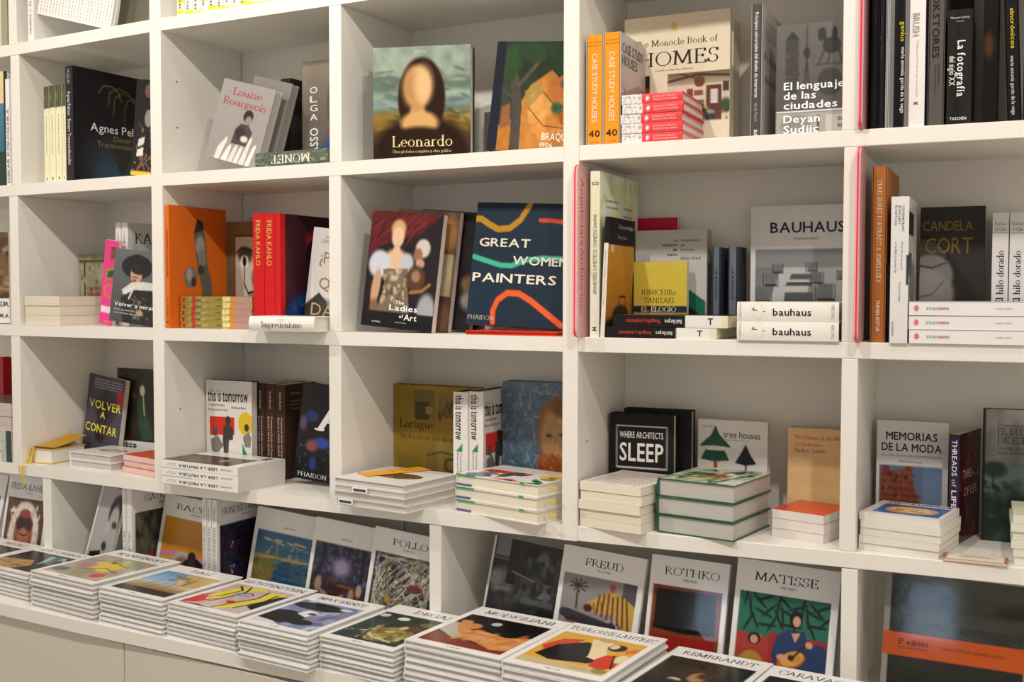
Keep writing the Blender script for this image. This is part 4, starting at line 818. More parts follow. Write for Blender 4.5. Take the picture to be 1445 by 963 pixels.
# ---------------- row B, middle bookcase, left cell
spineout(1, 'B', 231.8, 240, 464, 289, .235, d=.004, cover='#e2701f', label='tall orange book with grey cut out figures standing at the left of its cell', gloss=False,
         art=[('bg', '#dd6d20'), ('p', [42, 22, 48, 10, 58, 12, 62, 26, 66, 50, 72, 60, 74, 88, 52, 88, 56, 70, 46, 44], '#6c6864'), ('e', 53, 32, 8, 8, '#a8a29c', .3), ('e', 56, 42, 7, 8, '#8f8982', .4), ('p', [42, 22, 48, 10, 57, 12, 59, 19], '#33302f'), ('e', 54, 52, 6, 4, '#47423f', .4), ('e', 36, 58, 11.5, 9, '#7c7772'), ('e', 34, 56, 5, 6, '#aaa49e', .5), ('e', 41, 62, 4, 4, '#3c3836', .5), ('p', [24, 72, 31, 85, 16, 85], '#8a8580'), ('p', [62, 26, 66, 12, 70, 40], '#dd6d20')],
         sptext=[('Mujeres de Picasso / Fotografia del XIX', 'bold', 20, 58, 36, 66, 'u', '#5d2d10'), ('Ediciones 01', 'sans', 76, 90, 36, 64, 'u', '#5d2d10'), ('^', 'bold', 94, 97, 30, 70, 'h', '#2b1a10')])
faced(1, 'B', (308, 462), (362, 462), 314, .03, d0=.2, cover='#a06a3c', label='bronze book with a sketched wide eyed face in a frame, behind the khaki stack',
      art=[('g', 0, 0, 100, 100, '#8c6a46', '#b06a2c'), ('e', 16, 60, 20, 50, '#6c604a', .9), ('r', 36, 13, 100, 100, '#5f4a34'), ('r', 39, 15, 100, 100, '#cfc8ba'), ('e', 68, 32, 20, 8, '#5a524a', .4), ('e', 66, 38, 12, 6, '#efe9dd', .2), ('e', 66, 38, 5, 5, '#1f1b19', .2), ('s', [44, 30, 56, 25, 88, 28], 2, '#38312d'), ('s', [66, 42, 66, 60, 76, 68, 100, 66], 2.4, '#2b2523'), ('e', 96, 54, 10, 10, '#7c736a', .5), ('e', 92, 72, 18, 4, '#8a8178', .5)])
flat(1, 'B', 'spine', 5, ('topmost of five khaki books with red and orange spine ends', 'khaki book with red and orange spine in its stack'), (255, 464), (356, 467), 418.5, d=.033, depth=.19, cover='#93873e', pages='#e0d8c4', grp='stack of khaki books', jit=.0015,
     spart=[('bg', '#968a3e'), ('r', 0, 0, 100, 9, '#c7752c'), ('r', 5, 4, 60, 7, '#5a5040'), ('k', 0, 4, 100, 16, 8, 16, 1, ['#5a6a6a', '#2c2a2c', '#dcae7a']), ('r', 0, 17, 100, 22, '#c0332c'), ('k', 0, 21, 100, 33, 14, 16, 1, ['#e8dfc8', '#2b2526', '#a8342c']), ('r', 0, 60, 100, 70, '#e7d98c'), ('k', 0, 60, 100, 70, 6, 20, .8, ['#3a3220']), ('r', 0, 70, 100, 78, '#d08a4a'), ('r', 0, 78, 100, 100, '#b58d84')], sptext=[('TASCHEN', 'sans', 50, 58, 30, 62, 'd', '#403a18')])
FK = G(cover='#cf1a1c', gloss=False)
for i, (a, c) in enumerate(((358, 373.5), (374, 396.5))):
    spineout(1, 'B', a, c, 466, 301, .22, d=.036, label=('red cloth spine with gold capitals, left of two', 'red cloth spine with gold capitals, right of two, with a maroon cover')[i], group='two red books in the middle cell',
         art=[('bg', '#3f1a26'), ('clip', 0, 0, 100, 100), ('r', 0, 0, 8, 100, '#c91b1d'), ('e', 62, 22, 19, 11, '#b52630', .5), ('e', 60, 34, 17, 14, '#1c1416'), ('e', 66, 42, 13, 16, '#a06a4e', .3), ('e', 62, 58, 8, 10, '#8a5842', .4), ('e', 44, 90, 36, 22, '#22407c', .3), ('k', 20, 76, 70, 100, 30, 5, 3, ['#2f5a9a', '#1a2c5a']), ('e', 84, 88, 20, 16, '#4a2030', .5)] if i else None,
         sptext=[('FRIDA KAHLO', 'bold', 6, 45, 26 if i == 0 else 16, 66 if i == 0 else 46, 'd', '#d8a65c')]+([] if i else []), spart=[('bg', '#cf1a1c')]+([('r', 20, 88, 70, 100, '#e9e6e0')] if i == 0 else [('r', 62, 0, 70, 100, '#a81216')]), **FK)
faced(1, 'B', (428, 467), (500, 468), 318, .012, d0=.1, roll=7, lean=2, cover='#e6e4e2', hard=False, label='white paperback with gold question lettering and a dark figure, tilted against the divider',
      art=[('bg', '#e3e1df'), ('e', 82, 52, 26, 22, '#5a5654', .4), ('p', [0, 80, 30, 66, 50, 74, 50, 100, 0, 100], '#3d3a38'), ('e', 40, 90, 40, 16, '#4a4644', .6)], text=[('JAVIER', 'sans', 24, 62, 10, 3, '#a7a4a1'), ('SIERRA', 'sans', 18, 62, 15, 3.2, '#a7a4a1'), ('¿POR', 'sans', 18, 84, 36, 12, '#a87f5c'), ('QUÉ', 'sans', 22, 78, 62, 12, '#a87f5c'), ('DALÍ', 'sans', 12, 86, 90, 13, '#c9b08c')])
flat(1, 'B', 'spine', 1, 'thick white book lying on its side with a black serif title, beside the divider', (353, 473), (461, 477), 446, d=-.045, depth=.2, cover='#f3f0ea', bulge=.005, jit=0, hard=True,
     sptext=[('Impresionismo', 'serif', 20, 82, 26, 66, 'd', '#2c2a28'), ('TASCHEN', 'sans', 44, 56, 74, 82, 'd', '#8a8784')])
# ---------------- row B, middle bookcase, right cell
LAD = [('bg', '#1d1619'), ('p', [0, 0, 100, 0, 96, 8, 60, 20, 20, 30, 0, 40], '#5a1c20'), ('k', 0, 0, 90, 26, 40, 18, 1.6, ['#7a2a2c', '#3f1418', '#6a2226'], -35), ('p', [60, 24, 100, 0, 100, 100, 70, 100], '#241d24'), ('e', 40, 15, 10, 8, '#c9a56a', .4), ('e', 40, 22, 8.5, 9, '#e4bfa0', .3), ('e', 40, 34, 5, 6, '#dcb596', .4), ('e', 40, 42, 16, 10, '#e0bc9e', .4), ('e', 18, 46, 15, 12, '#cdd0de', .3), ('e', 56, 44, 9, 9, '#bfc2cf', .4), ('p', [24, 50, 58, 48, 60, 62, 66, 86, 20, 86, 28, 64], '#7c6d5c'), ('k', 26, 50, 58, 78, 60, 3, 2.5, ['#b3a284', '#5b4c3e', '#d0bf9c']), ('e', 16, 66, 6, 16, '#caa080', .3, 8), ('e', 16, 84, 6, 8, '#8a6450', .5), ('e', 76, 30, 10, 8, '#cfc9c0', .3), ('e', 70, 36, 6, 6, '#9a6c50', .4), ('e', 74, 43, 6, 4, '#c99a7c', .4), ('e', 70, 56, 13, 11, '#5a3c2c', .3), ('e', 70, 54, 6, 5, '#a47a5c', .5), ('s', [64, 68, 80, 66, 90, 60], 3, '#a6703a'), ('e', 88, 82, 12, 14, '#a7a9b0', .4), ('g', 0, 86, 100, 100, '#19141a', '#120f12')]
faced(2, 'B', (509, 471), (609, 472.5), 296.5, .02, d0=.012, d1=.03, roll=5, lean=4, cover='#2a1d20', label='book with two costumed women on a dark red painted scene, in front of its copies', hard=False, art=LAD,
      text=[('The', 'bold', 46, 58, 79, 3, '#ffffff'), ('Ladies', 'bold', 38, 78, 84.5, 5, '#ffffff'), ('of', 'bold', 53, 59, 90.5, 3, '#ffffff'), ('Art', 'bold', 60, 78, 92, 5, '#ffffff'), ('Stories of Women', 'sans', 48, 64, 95, 1, '#e0dde0'), ('ARTHEMISIA', 'bold', 15, 28, 96.3, 1.4, '#d8d5d8')])
for i, (a, c, tp, dd) in enumerate(((606, 632, 294, .05), (639, 662, 295, .085), (668, 679, 297, .12))):
    faced(2, 'B', (a-60, 470), (c, 471), tp, .02, d0=dd, d1=dd+.02, roll=5, lean=4, cover=('#3b2c22', '#2a2428', '#302c2c')[i], pages='#d8d3cc', hard=False, group='copies leaning behind the painted women book',
          label=('first copy leaning directly behind the book with two costumed women', 'second copy behind the book with two costumed women', 'last dark copy, next to the navy book')[i],
          art=[('bg', '#4a3a2c'), ('e', 85, 20, 14, 16, '#9a7048', .7), ('r', 76, 36, 96, 70, '#b3a882'), ('e', 86, 88, 14, 12, '#6a4a3c', .6), ('n', 6, .2)] if i == 0 else [('bg', '#2a2628'), ('e', 92, 60, 14, 8, '#8a6a4c', .6), ('e', 94, 74, 14, 8, '#a2a2a8', .6), ('n', 6, .3)], res=.004)
faced(2, 'B', (657, 469), (822, 471), 284, .03, d0=.06, d1=.075, z=ZT['B']+.0062, roll=3, lean=7, cover='#1d2f42', spine='#c8301f', back='#cf3a22', label='navy hardcover with coloured brush strokes and a bold white title', gloss=False,
      art=[('bg', '#1c2e40'), ('s', [-4, 14, 6, 14, 14, 18, 24, 22, 36, 21, 46, 14, 54, 2, 56, -4], 5.2, '#bd8a22'), ('s', [66, 14, 78, 14, 100, 16], 3.4, '#cf4a2a'), ('s', [2, 45, 16, 48, 30, 51, 42, 51, 56, 46, 72, 44, 90, 44, 100, 46], 4.2, '#46b89a'), ('s', [28, 97, 27, 88, 31, 79, 40, 73, 52, 73, 64, 78, 82, 88, 96, 96], 5, '#e8622e')],
      text=[('GREAT', 'bold', 5, 50, 36, 6.8, '#ece5d6'), ('WOMEN', 'bold', 36, 92, 50, 6.8, '#ece5d6'), ('PAINTERS', 'bold', 2, 75, 65, 7.2, '#ece5d6'), ('PHAIDON', 'serif', 1, 24, 96, 3.4, '#c9c3b6')])
b_ = flat(2, 'B', 'tail', 1, 'red book lying flat under the navy hardcover with brush strokes', (657, 473.5), (803, 476), 466.5, d=.006, depth=.2, cover='#d93a22', jit=0, pages='#c9402c')
# ---------------- row B, right bookcase, left cell
spineout(3, 'B', 832, 845.5, 476, 241, .235, d=.012, cover='#eef0cf', label='tall white and lime patterned book beside the pink sign', gloss=False, hard=False,
         spart=[('bg', '#f3f2e2'), ('k', 0, 0, 100, 60, 16, 26, 3, ['#dfe58a'])], art=[('bg', '#eef0dc'), ('k', 0, 0, 100, 100, 90, 7, 3.5, ['#dbe58e', '#e3ea9e', '#cfd9a0']), ('t', 16, 17, 46, 21, 2, '#6e7060'), ('t', 60, 20, 84, 25, 2, '#6e7060'), ('t', 12, 32, 50, 37, 3, '#9a9c8a'), ('t', 56, 36, 90, 40, 3, '#9a9c8a')],
         sptext=[('AMANECERES DOMÉSTICOS / DOMESTIC DAWNS', 'sans', 26, 74, 32, 70, 'u', '#55564c'), ('ICO', 'bold', 6.5, 8.4, 14, 90, 'h', '#3a3a34'), ('z', 'bold', 93, 96, 25, 75, 'h', '#1f1f1c')])
spineout(3, 'B', 846.5, 853, 477, 306, .155, roll=2.3, d=.004, cover='#211d1e', label='black and amber paperback with an old tractor, in front of the lime patterned book', gloss=False, hard=False,
         spart=[('bg', '#f0ebe2'), ('r', 0, 0, 100, 22, '#1c1a1c')], art=[('bg', '#c98a2c'), ('g', 0, 23, 100, 100, '#d19331', '#a86a26'), ('r', 0, 0, 100, 23, '#191719'), ('e', 56, 82, 30, 9, '#2e2420', .3), ('e', 30, 92, 40, 8, '#2a211c', .5), ('s', [48, 80, 50, 66, 72, 66, 78, 80], 2, '#2e2420'), ('r', 10, 23, 22, 29, '#dccfb4')],
         text=[('Ocio y nostalgia', 'serif', 34, 92, 8.5, 3.6, '#e6e2dc'), ('Clara Zarza', 'serif', 34, 70, 17, 2.6, '#c9c5bf')], sptext=[('Diseño y nostalgia  historia y poder', 'sans', 28, 74, 34, 66, 'd', '#b09878')])
faced(3, 'B', (880, 479), (955, 477), 309, .012, d0=.255, cover='#c2143c', label='crimson book edge showing above the grey geometric book', art=None, hard=False)
faced(3, 'B', (896, 477), (996.5, 475), 326, .035, d0=.215, d1=.215, cover='#d2d0ce', pages='#c9c3bd', label='light grey book with green, black and red geometric shapes and a small title', gloss=False, hard=False,
      art=[('g', 0, 0, 100, 100, '#cbc9c8', '#d8d6d4'), ('p', [26, 34, 44, 46, 14, 46], '#1f7358'), ('p', [74, 56, 98, 68, 98, 84, 74, 72], '#1f7358'), ('p', [74, 72, 98, 84, 84, 92, 74, 92], '#211f20'), ('p', [98, 84, 98, 100, 84, 92], '#cf3a40')],
      text=[('Lo', 'bold', 54, 59, 11, 2.6, '#2a2828'), ('moderno', 'bold', 38, 59, 15.5, 2.6, '#2a2828'), ('de', 'bold', 53, 59, 20, 2.6, '#2a2828'), ('nuevo', 'bold', 45, 59, 24.5, 2.6, '#2a2828'), ('Arquitectura', 'sans', 64, 92, 11, 2.6, '#4a4848'), ('en', 'sans', 64, 70, 15.5, 2.6, '#4a4848'), ('Asturias', 'sans', 64, 83, 20, 2.6, '#4a4848'), ('1950-1965', 'sans', 64, 92, 28.5, 2.8, '#4a4848')])
faced(3, 'B', (894, 479), (968.5, 477), 370, .015, d0=.175, cover='#e0cc4a', label='small yellow book with serif author name over a navy band, behind the black stack', gloss=False, hard=False,
      art=[('bg', '#e2ce50'), ('r', 0, 60, 100, 69, '#2a3040')], text=[('JUNICHIRÔ', 'serif', 14, 80, 45, 7, '#4c4526'), ('TANIZAKI', 'serif', 20, 76, 56, 7, '#4c4526'), ('EL ELOGIO', 'serifb', 14, 80, 68, 6.5, '#ece6d0')])
for i, (a, c) in enumerate(((1004, 1015.5), (1026.5, 1039.5))):
    spineout(3, 'B', a, c, 474, 349 - i, .08, d=.19, cover='#3e4654', spine='#6a7482', label=('left of two blue grey spines, beside the geometric book', 'right of two blue grey spines, touching the book with the photo of chairs')[i], group='blue grey books', gloss=False,
             sptext=[('LA BAUHAUS', 'bold', 24, 60, 36, 64, 'd', '#39404c'), ('E', 'bold', 78, 90, 30, 70, 'd', '#a34444')], art=[('bg', '#454c58'), ('e', 80, 60, 14, 12, '#7a2c34', .5), ('e', 70, 35, 8, 5, '#8a3038', .5)])
faced(3, 'B', (1058, 479), (1206, 477), 292, .028, d0=.215, cover='#dcdad9', pages='#c9c5c0', label='large white book with a black and white photo of steel chairs and a navy title', gloss=False,
      art=[('bg', '#d9d7d8'), ('clip', 5, 33, 92, 95), ('g', 5, 33, 92, 95, '#6f7274', '#858789'), ('r', 5, 33, 92, 47, '#85888a'), ('p', [30, 47, 60, 47, 52, 80, 10, 95], '#b3b5b6'), ('p', [60, 47, 92, 47, 92, 80, 60, 60], '#a0a2a4')]
          + [op for (x, y, s) in ((27, 47, 5), (20, 55, 7), (12, 66, 9), (59, 46, 5), (64, 54, 6), (72, 64, 9), (88, 52, 5), (8, 82, 12), (85, 80, 11)) for op in (('r', x-s*.8, y-s*.5, x+s*.8, y+s*.7, '#6a6d70'), ('s', [x-s, y-s*.5, x-s, y+s], .7, '#2b2d2f'), ('s', [x+s, y-s*.5, x+s, y+s], .7, '#2b2d2f'), ('r', x-s*.8, y+s*.7, x+s*.9, y+s*.9, '#2b2d2f'))]
          + [('p', [40, 52, 60, 52, 60, 56, 38, 56], '#4e5154'), ('p', [36, 58, 60, 58, 60, 61, 34, 61], '#3f4245'), ('p', [34, 66, 60, 66, 61, 73, 33, 73], '#4e5154'), ('p', [30, 82, 66, 82, 70, 95, 26, 95], '#3f4245')],
      text=[('BAUHAUS', 'bold', 19, 90, 20.5, 8, '#2b3444'), ('MAGDALENA DROSTE', 'sans', 42, 66, 26, 1.6, '#6a6c70')])
flat(3, 'B', 'spine', 2, ('upper of two thick white books with a bold black lowercase title on the spine', 'lower of two thick white books with bold black lowercase title'), (1040, 480), (1189.5, 482), 426, d=-.005, depth=.2, cover='#f4f1ea', grp='two thick white books with lowercase titles', jit=.0, bulge=.002,
     sptext=[('bauhaus', 'bold', 36, 74, 30, 66, 'd', '#222222'), ('TASCHEN', 'sans', 93, 96, 15, 85, 'h', '#9a9792'), ('-', 'bold', 16, 21, 50, 70, 'd', '#222'), ('-', 'bold', 26, 29, 44, 64, 'd', '#222')], spart=[('bg', '#f3f0e9'), ('e', 50, 22, 40, 5, '#d8d4cc', .03), ('e', 50, 22, 37, 4.6, '#f3f0e9', .03), ('r', 55, 16, 65, 18, '#333'), ('t', 10, 4, 90, 4.5, 1, '#aaa')])
PHOT = G(cover='#1e1b1c', hard=False, depth=.17, pages='#ece5c9', gloss=True)
for i, (a, c, y0, yt, lab) in enumerate(((855, 1011, 478, 461.5, 'lower black and white paperback with upside down lettering, lying on the shelf'), (865, 1027, 461, 444.5, 'upper black and white paperback with upside down lettering, lying on the other'))):
    dd = .004 if i == 0 else .012
    zb = ZT['B'] if i == 0 else z_prev
    sp_, tt_, z_prev = flat(3, 'B', 'spine', 1, lab, (a, y0), (c, y0+1), yt, d=dd, zbase=zb, jit=0, name='paperback', grp=None,
         spart=[('bg', '#1b191a'), ('r', 0, 64, 100, 94, '#eeebe6'), ('r', 0, 94, 100, 100, '#e9e2c4')], sptext=[('Iñaki Bergera', 'bold', 46, 61, 30, 64, 'u', '#ece9e4'), ('Fotografía y arquitectura', 'bold', 12, 42, 30, 64, 'u', '#d8473c'), ('T', 'bold', 83, 88, 26, 80, 'd', '#1b191a')],
         art=[('bg', '#1d1a1b'), ('r', 0, 0, 100, 32, '#8a2b33'), ('k', 0, 0, 100, 30, 40, 6, 3, ['#c0454c', '#3a1418', '#e2b3b0']), ('k', 20, 55, 100, 92, 20, 8, 1.4, ['#d8473c', '#c23a30'], 30)], **PHOT)
# ---------------- row B, right cell
spineout(3, 'B', 1227, 1248.5, 483, 234, .215, d=.012, cover='#a8662e', label='copper brown book with white capitals running down its spine, beside a pink sign', gloss=False,
         sptext=[('CHUS BURÉS PORTRAITS & JEWELLERY', 'serif', 8, 66, 34, 66, 'd', '#eadbc6'), ('TURNER EDITOR', 'bold', 76, 94, 38, 62, 'd', '#eadbc6')])
spineout(3, 'B', 1250.5, 1254, 482, 372, .2, d=.016, cover='#15202c', label='dark navy filler for the shaded gap between the copper brown book and white spine')  # dark slab added to stand for the shade in the gap between the spines
spineout(3, 'B', 1254.3, 1280, 483, 277, .16, d=-.006, cover='#dddbda', label='white paperback spine about jewellery, right of the copper brown book', hard=False,
         art=[('bg', '#c9c7c6'), ('r', 0, 10, 60, 26, '#2b2b2d'), ('e', 50, 60, 40, 16, '#5a585a', .6), ('r', 0, 38, 40, 54, '#3a3a3c')], spart=[('bg', '#e3e1e1'), ('r', 84, 40, 100, 60, '#33383e')], sptext=[('CONTEMPORARY', 'sans', 6, 24, 60, 74, 'd', '#4a4848'), ('JEWELLERY', 'sans', 6, 19, 40, 54, 'd', '#4a4848'), ('IN PORTUGAL', 'sans', 6, 20, 20, 34, 'd', '#4a4848'), ('From the avant-garde', 'sans', 31, 50, 58, 70, 'd', '#7a7878'), ('of the 1960s to the early 21st', 'sans', 31, 52, 22, 36, 'd', '#7a7878'), ('Cristina Filipe', 'sans', 58, 72, 48, 60, 'd', '#7a7878'), ('arnoldsche', 'sans', 85, 95, 12, 26, 'd', '#4a4848')])
faced(3, 'B', (1296, 482), (1387, 481), 293, .02, d0=.215, cover='#2b2827', pages='#1f1d1c', label='charcoal book with a pale sculpted vessel and dim gold capitals, behind the pink lettered stack', gloss=False,
      art=[('bg', '#33302f'), ('e', 10, 36, 36, 12, '#4a4644', .3), ('s', [-2, 22, 20, 24, 40, 32, 46, 38, 30, 42, -4, 38], 1.4, '#191817'), ('e', 18, 52, 34, 16, '#8b8785', .15), ('e', 14, 66, 40, 18, '#9a9694', .2), ('e', 10, 60, 28, 13, '#a39f9d', .5), ('s', [-2, 44, 20, 46, 42, 42], 1, '#2a2826'), ('s', [0, 68, 20, 66, 38, 56], 1, '#5b5856'), ('e', 46, 86, 12, 5, '#5b5856', .3)],
      text=[('CANDELA', 'sans', 4, 82, 18, 7.5, '#8a6c2e'), ('CORT', 'sans', 8, 82, 35, 12, '#8a6c2e')])
for i, (a, c) in enumerate(((1397, 1420.5), (1421.5, 1443.8))):
    spineout(3, 'B', a, c, 482, 300, .08, d=.19, cover='#d9d6d8', label=('left white spine with Spanish title about gold, standing on the right of its cell', 'right white spine with Spanish title about gold, next to the right edge')[i], group='two white spines with a title about gold', hard=False,
             sptext=[('El hilo dorado', 'serifb', 30, 72, 28, 72, 'u', '#3c3a3c'), ('Kassia', 'serif', 7, 9.6, 15, 80, 'h', '#4a484a'), ('St Clair', 'serif', 11.5, 14, 15, 85, 'h', '#4a484a')], spart=[('bg', '#dedbdd'), ('r', 0, 15.5, 100, 16.4, '#b5a98c')])
spineout(3, 'B', 1446, 1470, 482, 300, .08, d=.19, cover='#d9d6d8', label='pale spine cut off by the right edge of the middle shelf', hard=False)
flat(3, 'B', 'spine', 3, ('topmost of three white books with small red and grey upside down title', 'white book with small red and grey upside down title'), (1281.8, 484), (1470, 485), 425.5, d=-.004, depth=.18, cover='#f0eded', grp='stack of three white fashion books', jit=.0015,
     sptext=[('FASHION', 'bold', 22.5, 31, 38, 58, 'u', '#cf3340'), ('OPOLIS', 'sans', 13.5, 22, 38, 58, 'u', '#4a4848'), ('DANA THOMAS', 'sans', 66, 78, 42, 56, 'u', '#a09c9c')], spart=[('bg', '#efecec'), ('e', 50, 6.3, 18, 1.7, '#cf2f45'), ('e', 50, 6.3, 6, .6, '#ffffff'), ('r', 94, 0, 100, 100, '#2a2430')])
# ---------------- row C, left column
spineout(0, 'C', -6, 6.5, 646, 505, .05, d=.22, z=ZT['C'], cover='#c3121c', label='bright red book cut off by the left edge of the third shelf')
flat(0, 'C', 'tail', 2, ('upper of two grey pink paper books at the left edge of the third shelf', 'lower of two grey pink paper books at the left edge'), (-80, 596), (16.5, 597), 562, d=.004, zbase=ZT['C']+.0835, depth=.18, cover='#6d5a58', pages='#d2c5c0', hard=False, grp='two paper books on the left stack', simple=True, jit=.001)
flat(0, 'C', 'spine', 3, ('topmost of three white books with dark rounded end, at the left edge', 'white book with dark rounded end at the left edge'), (-80, 646), (17, 648), 599, d=.0, depth=.2, cover='#e9e6e1', grp='three white books at the left edge', jit=.001,
     spart=[('bg', '#ecebe7'), ('r', 84, 0, 100, 100, '#24403a'), ('r', 0, 84, 100, 92, '#b9c4bf'), ('r', 0, 92, 100, 100, '#27403a')], sptext=[('ARTE', 'bold', 70, 80, 30, 70, 'u', '#333')])
# open yellow bound book with ribbons
zC = ZT['C']
sp_, tt_, zt_ = flat(0, 'C', 'tail', 1, 'thick book with a yellow cover lifted open and gilt ribbons', (32, 652), (73, 656), 631, depth=.17, cover='#d9b63a', pages='#f1ede6', jit=0, art=[('bg', '#d8a92e')], res=.01)
SPY, TTY = sp_, tt_
def post_ribbons():
    YB = root_of('thick book with a yellow cover')[0]; hh_ = [k for k in BQ if k['root'] is YB][0]['h']
    b = MB(); n = 8; pts = []
    hh = hh_
    for j in range(n+1):
        u = j/n; pts.append((u, .003+.02*u**1.6))
    v = []; f = []
    for j, (u, z) in enumerate(pts):
        for x in (.002, SPY+.002): v += [(x, -z-.002, u*hh), (x, -z, u*hh)]
    for j in range(n):
        a = j*4; f += [(a, a+4, a+6, a+2), (a+1, a+3, a+7, a+5), (a, a+1, a+5, a+4), (a+2, a+6, a+7, a+3)]
    b.add(v, f, rgb('#c9962a')); b.fix = True; link('lifted_cover', b.mesh('lifted_cover', M_MATTE), YB)
    for xo, zl in ((-.004, .062), (.008, .088)):
        b = MB(); pr = [(xo, -.003, .03), (xo-.002, -.002, -.004), (xo-.006, TTY*.5, -.008), (xo-.002, TTY, -.02), (xo-.010, TTY+.006, -.035), (xo-.004, zl, -.0365), (xo-.006, zl+.005, -.0365)]
        v = []; f = []
        for x, y, z in pr: v += [(x-.0028, y, z), (x+.0028, y+.001, z+.0005)]
        for j in range(len(pr)-1): f.append((2*j, 2*j+1, 2*j+3, 2*j+2))
        b.add(v, f, rgb('#e3b93c')); link('ribbon', b.mesh('ribbon', M_CLOTH), YB)
POST.append(post_ribbons)
faced(0, 'C', (115, 640), (165, 643), 526, .016, d0=.17, d1=.17, roll=7, lean=3, cover='#4a4454', back='#c9c24a', label='dull purple paperback with a yellow three line title and red dot', hard=False,
      art=[('bg', '#4b4656'), ('e', 54, 40, 30, 22, '#38323f', .2), ('e', 52, 46, 18, 14, '#241f2a', .4), ('e', 46, 68, 16, 16, '#2f2934', .3), ('k', 40, 50, 66, 80, 14, 5, 3, ['#4a3026', '#5a3a2c']), ('t', 16, 6, 92, 16, 4, '#c9c5cf'), ('e', 94, 24, 13, 9, '#b5222c')],
      text=[('VOLVER', 'cond', 8, 97, 42, 10.5, '#e8e04a'), ('A', 'cond', 42, 56, 53, 8, '#e8e04a'), ('CONTAR', 'cond', 4, 92, 72, 10.5, '#e8e04a')])
faced(0, 'C', (166.5, 635), (226, 641), 519, .016, d0=.2, cover='#e9e6e4', label='paperback with a dark painting of a couple in robes over a white title band', hard=False,
      art=[('bg', '#2a1f1a'), ('n', 6, .2), ('e', 24, 38, 12, 34, '#1c1614', .4), ('e', 24, 16, 6, 5, '#b08a6c', .4), ('e', 24, 11, 9, 3, '#120e0d'), ('p', [46, 36, 62, 30, 72, 50, 84, 76, 56, 78, 50, 52], '#1f4a30'), ('e', 60, 24, 6, 6, '#d9cfc0', .3), ('s', [62, 30, 64, 50], 3, '#c9bfa8'), ('e', 40, 30, 5, 4, '#4a3a24', .3), ('k', 0, 30, 20, 70, 12, 8, 4, ['#4a2f20', '#3a2418']), ('r', 90, 0, 100, 78, '#3c1a18'), ('r', 0, 79, 100, 100, '#edebe9'), ('r', 0, 0, 4, 79, '#57606a')],
      text=[('LEER', 'bold', 10, 48, 89, 7, '#26262a'), ('LA', 'bold', 10, 26, 98, 6, '#26262a')])
flat(0, 'C', 'tail', 2, ('upper of two white books with an oval drawing, lying in front of the painted couple', 'lower of two white books lying in front of the painted couple'), (98.5, 658.5), (156, 666), 637, depth=.15, cover='#eeebea', pages='#cfc8c4', grp='two white books before the painted couple', jit=.003,
     first=G(art=[('bg', '#efecec'), ('e', 56, 50, 30, 16, '#8f8a88', .1), ('e', 56, 50, 24, 12, '#d5d1ce', .2), ('s', [36, 54, 60, 44, 76, 50], 2, '#3c3836'), ('t', 60, 84, 74, 84, 1, '#888')]))
OR = flat(0, 'C', 'tail', 3, ('topmost of three orange red paper books, against the divider', 'orange red paper book in the pile against the divider'), (174, 666), (226, 675), 641, depth=.13, cover='#e4593a', pages='#ecd0c8', hard=False, grp='three orange red paper books', jit=.003, simple=True)
# ---------------- row C, middle bookcase, left cell
TIT = [('bg', '#e9e6e2'), ('p', [8, 38, 62, 38, 62, 56, 8, 58], '#d9342a'), ('e', 86, 44, 16, 12, '#e8c62e'), ('p', [78, 64, 98, 86, 98, 100, 80, 78], '#1f8a50'), ('e', 20, 86, 15, 12, '#2a4ca0'), ('p', [60, 84, 80, 100, 42, 100], '#e06a48'), ('e', 48, 42, 6, 5, '#3c3836'), ('p', [38, 48, 50, 44, 60, 52, 58, 62, 50, 62, 48, 78, 40, 82, 36, 62], '#47423f'), ('e', 20, 54, 6, 5, '#5a5552'), ('p', [10, 62, 26, 58, 38, 68, 26, 76, 12, 74], '#7d7874'), ('e', 88, 48, 5, 4, '#403c3a'), ('p', [80, 58, 92, 52, 98, 58, 96, 68, 84, 68], '#8a8480'), ('e', 20, 88, 8, 7, '#6c6866'), ('e', 88, 82, 5, 5, '#34302e'), ('e', 62, 96, 5, 4, '#34302e'), ('e', 92, 97, 8, 5, '#34302e'), ('s', [46, 62, 42, 84], 2, '#5c5854')]
TTX = [('this is tomorrow', 'cond', 4, 92, 22, 13, '#1f1d1d'), ('Twentieth-century', 'sans', 4, 42, 27, 2.6, '#4a4848'), ('Britain and its Artists', 'sans', 4, 48, 32, 2.6, '#4a4848'), ('Michael Bird', 'sans', 56, 88, 29, 2.6, '#4a4848')]
faced(1, 'C', (292, 665), (356, 672), 536, .025, d0=.13, d1=.13, cover='#eae7e3', back='#1c2340', label='white book with cut out figures on red, yellow, blue and green shapes', art=TIT, text=TTX, res=.0017)
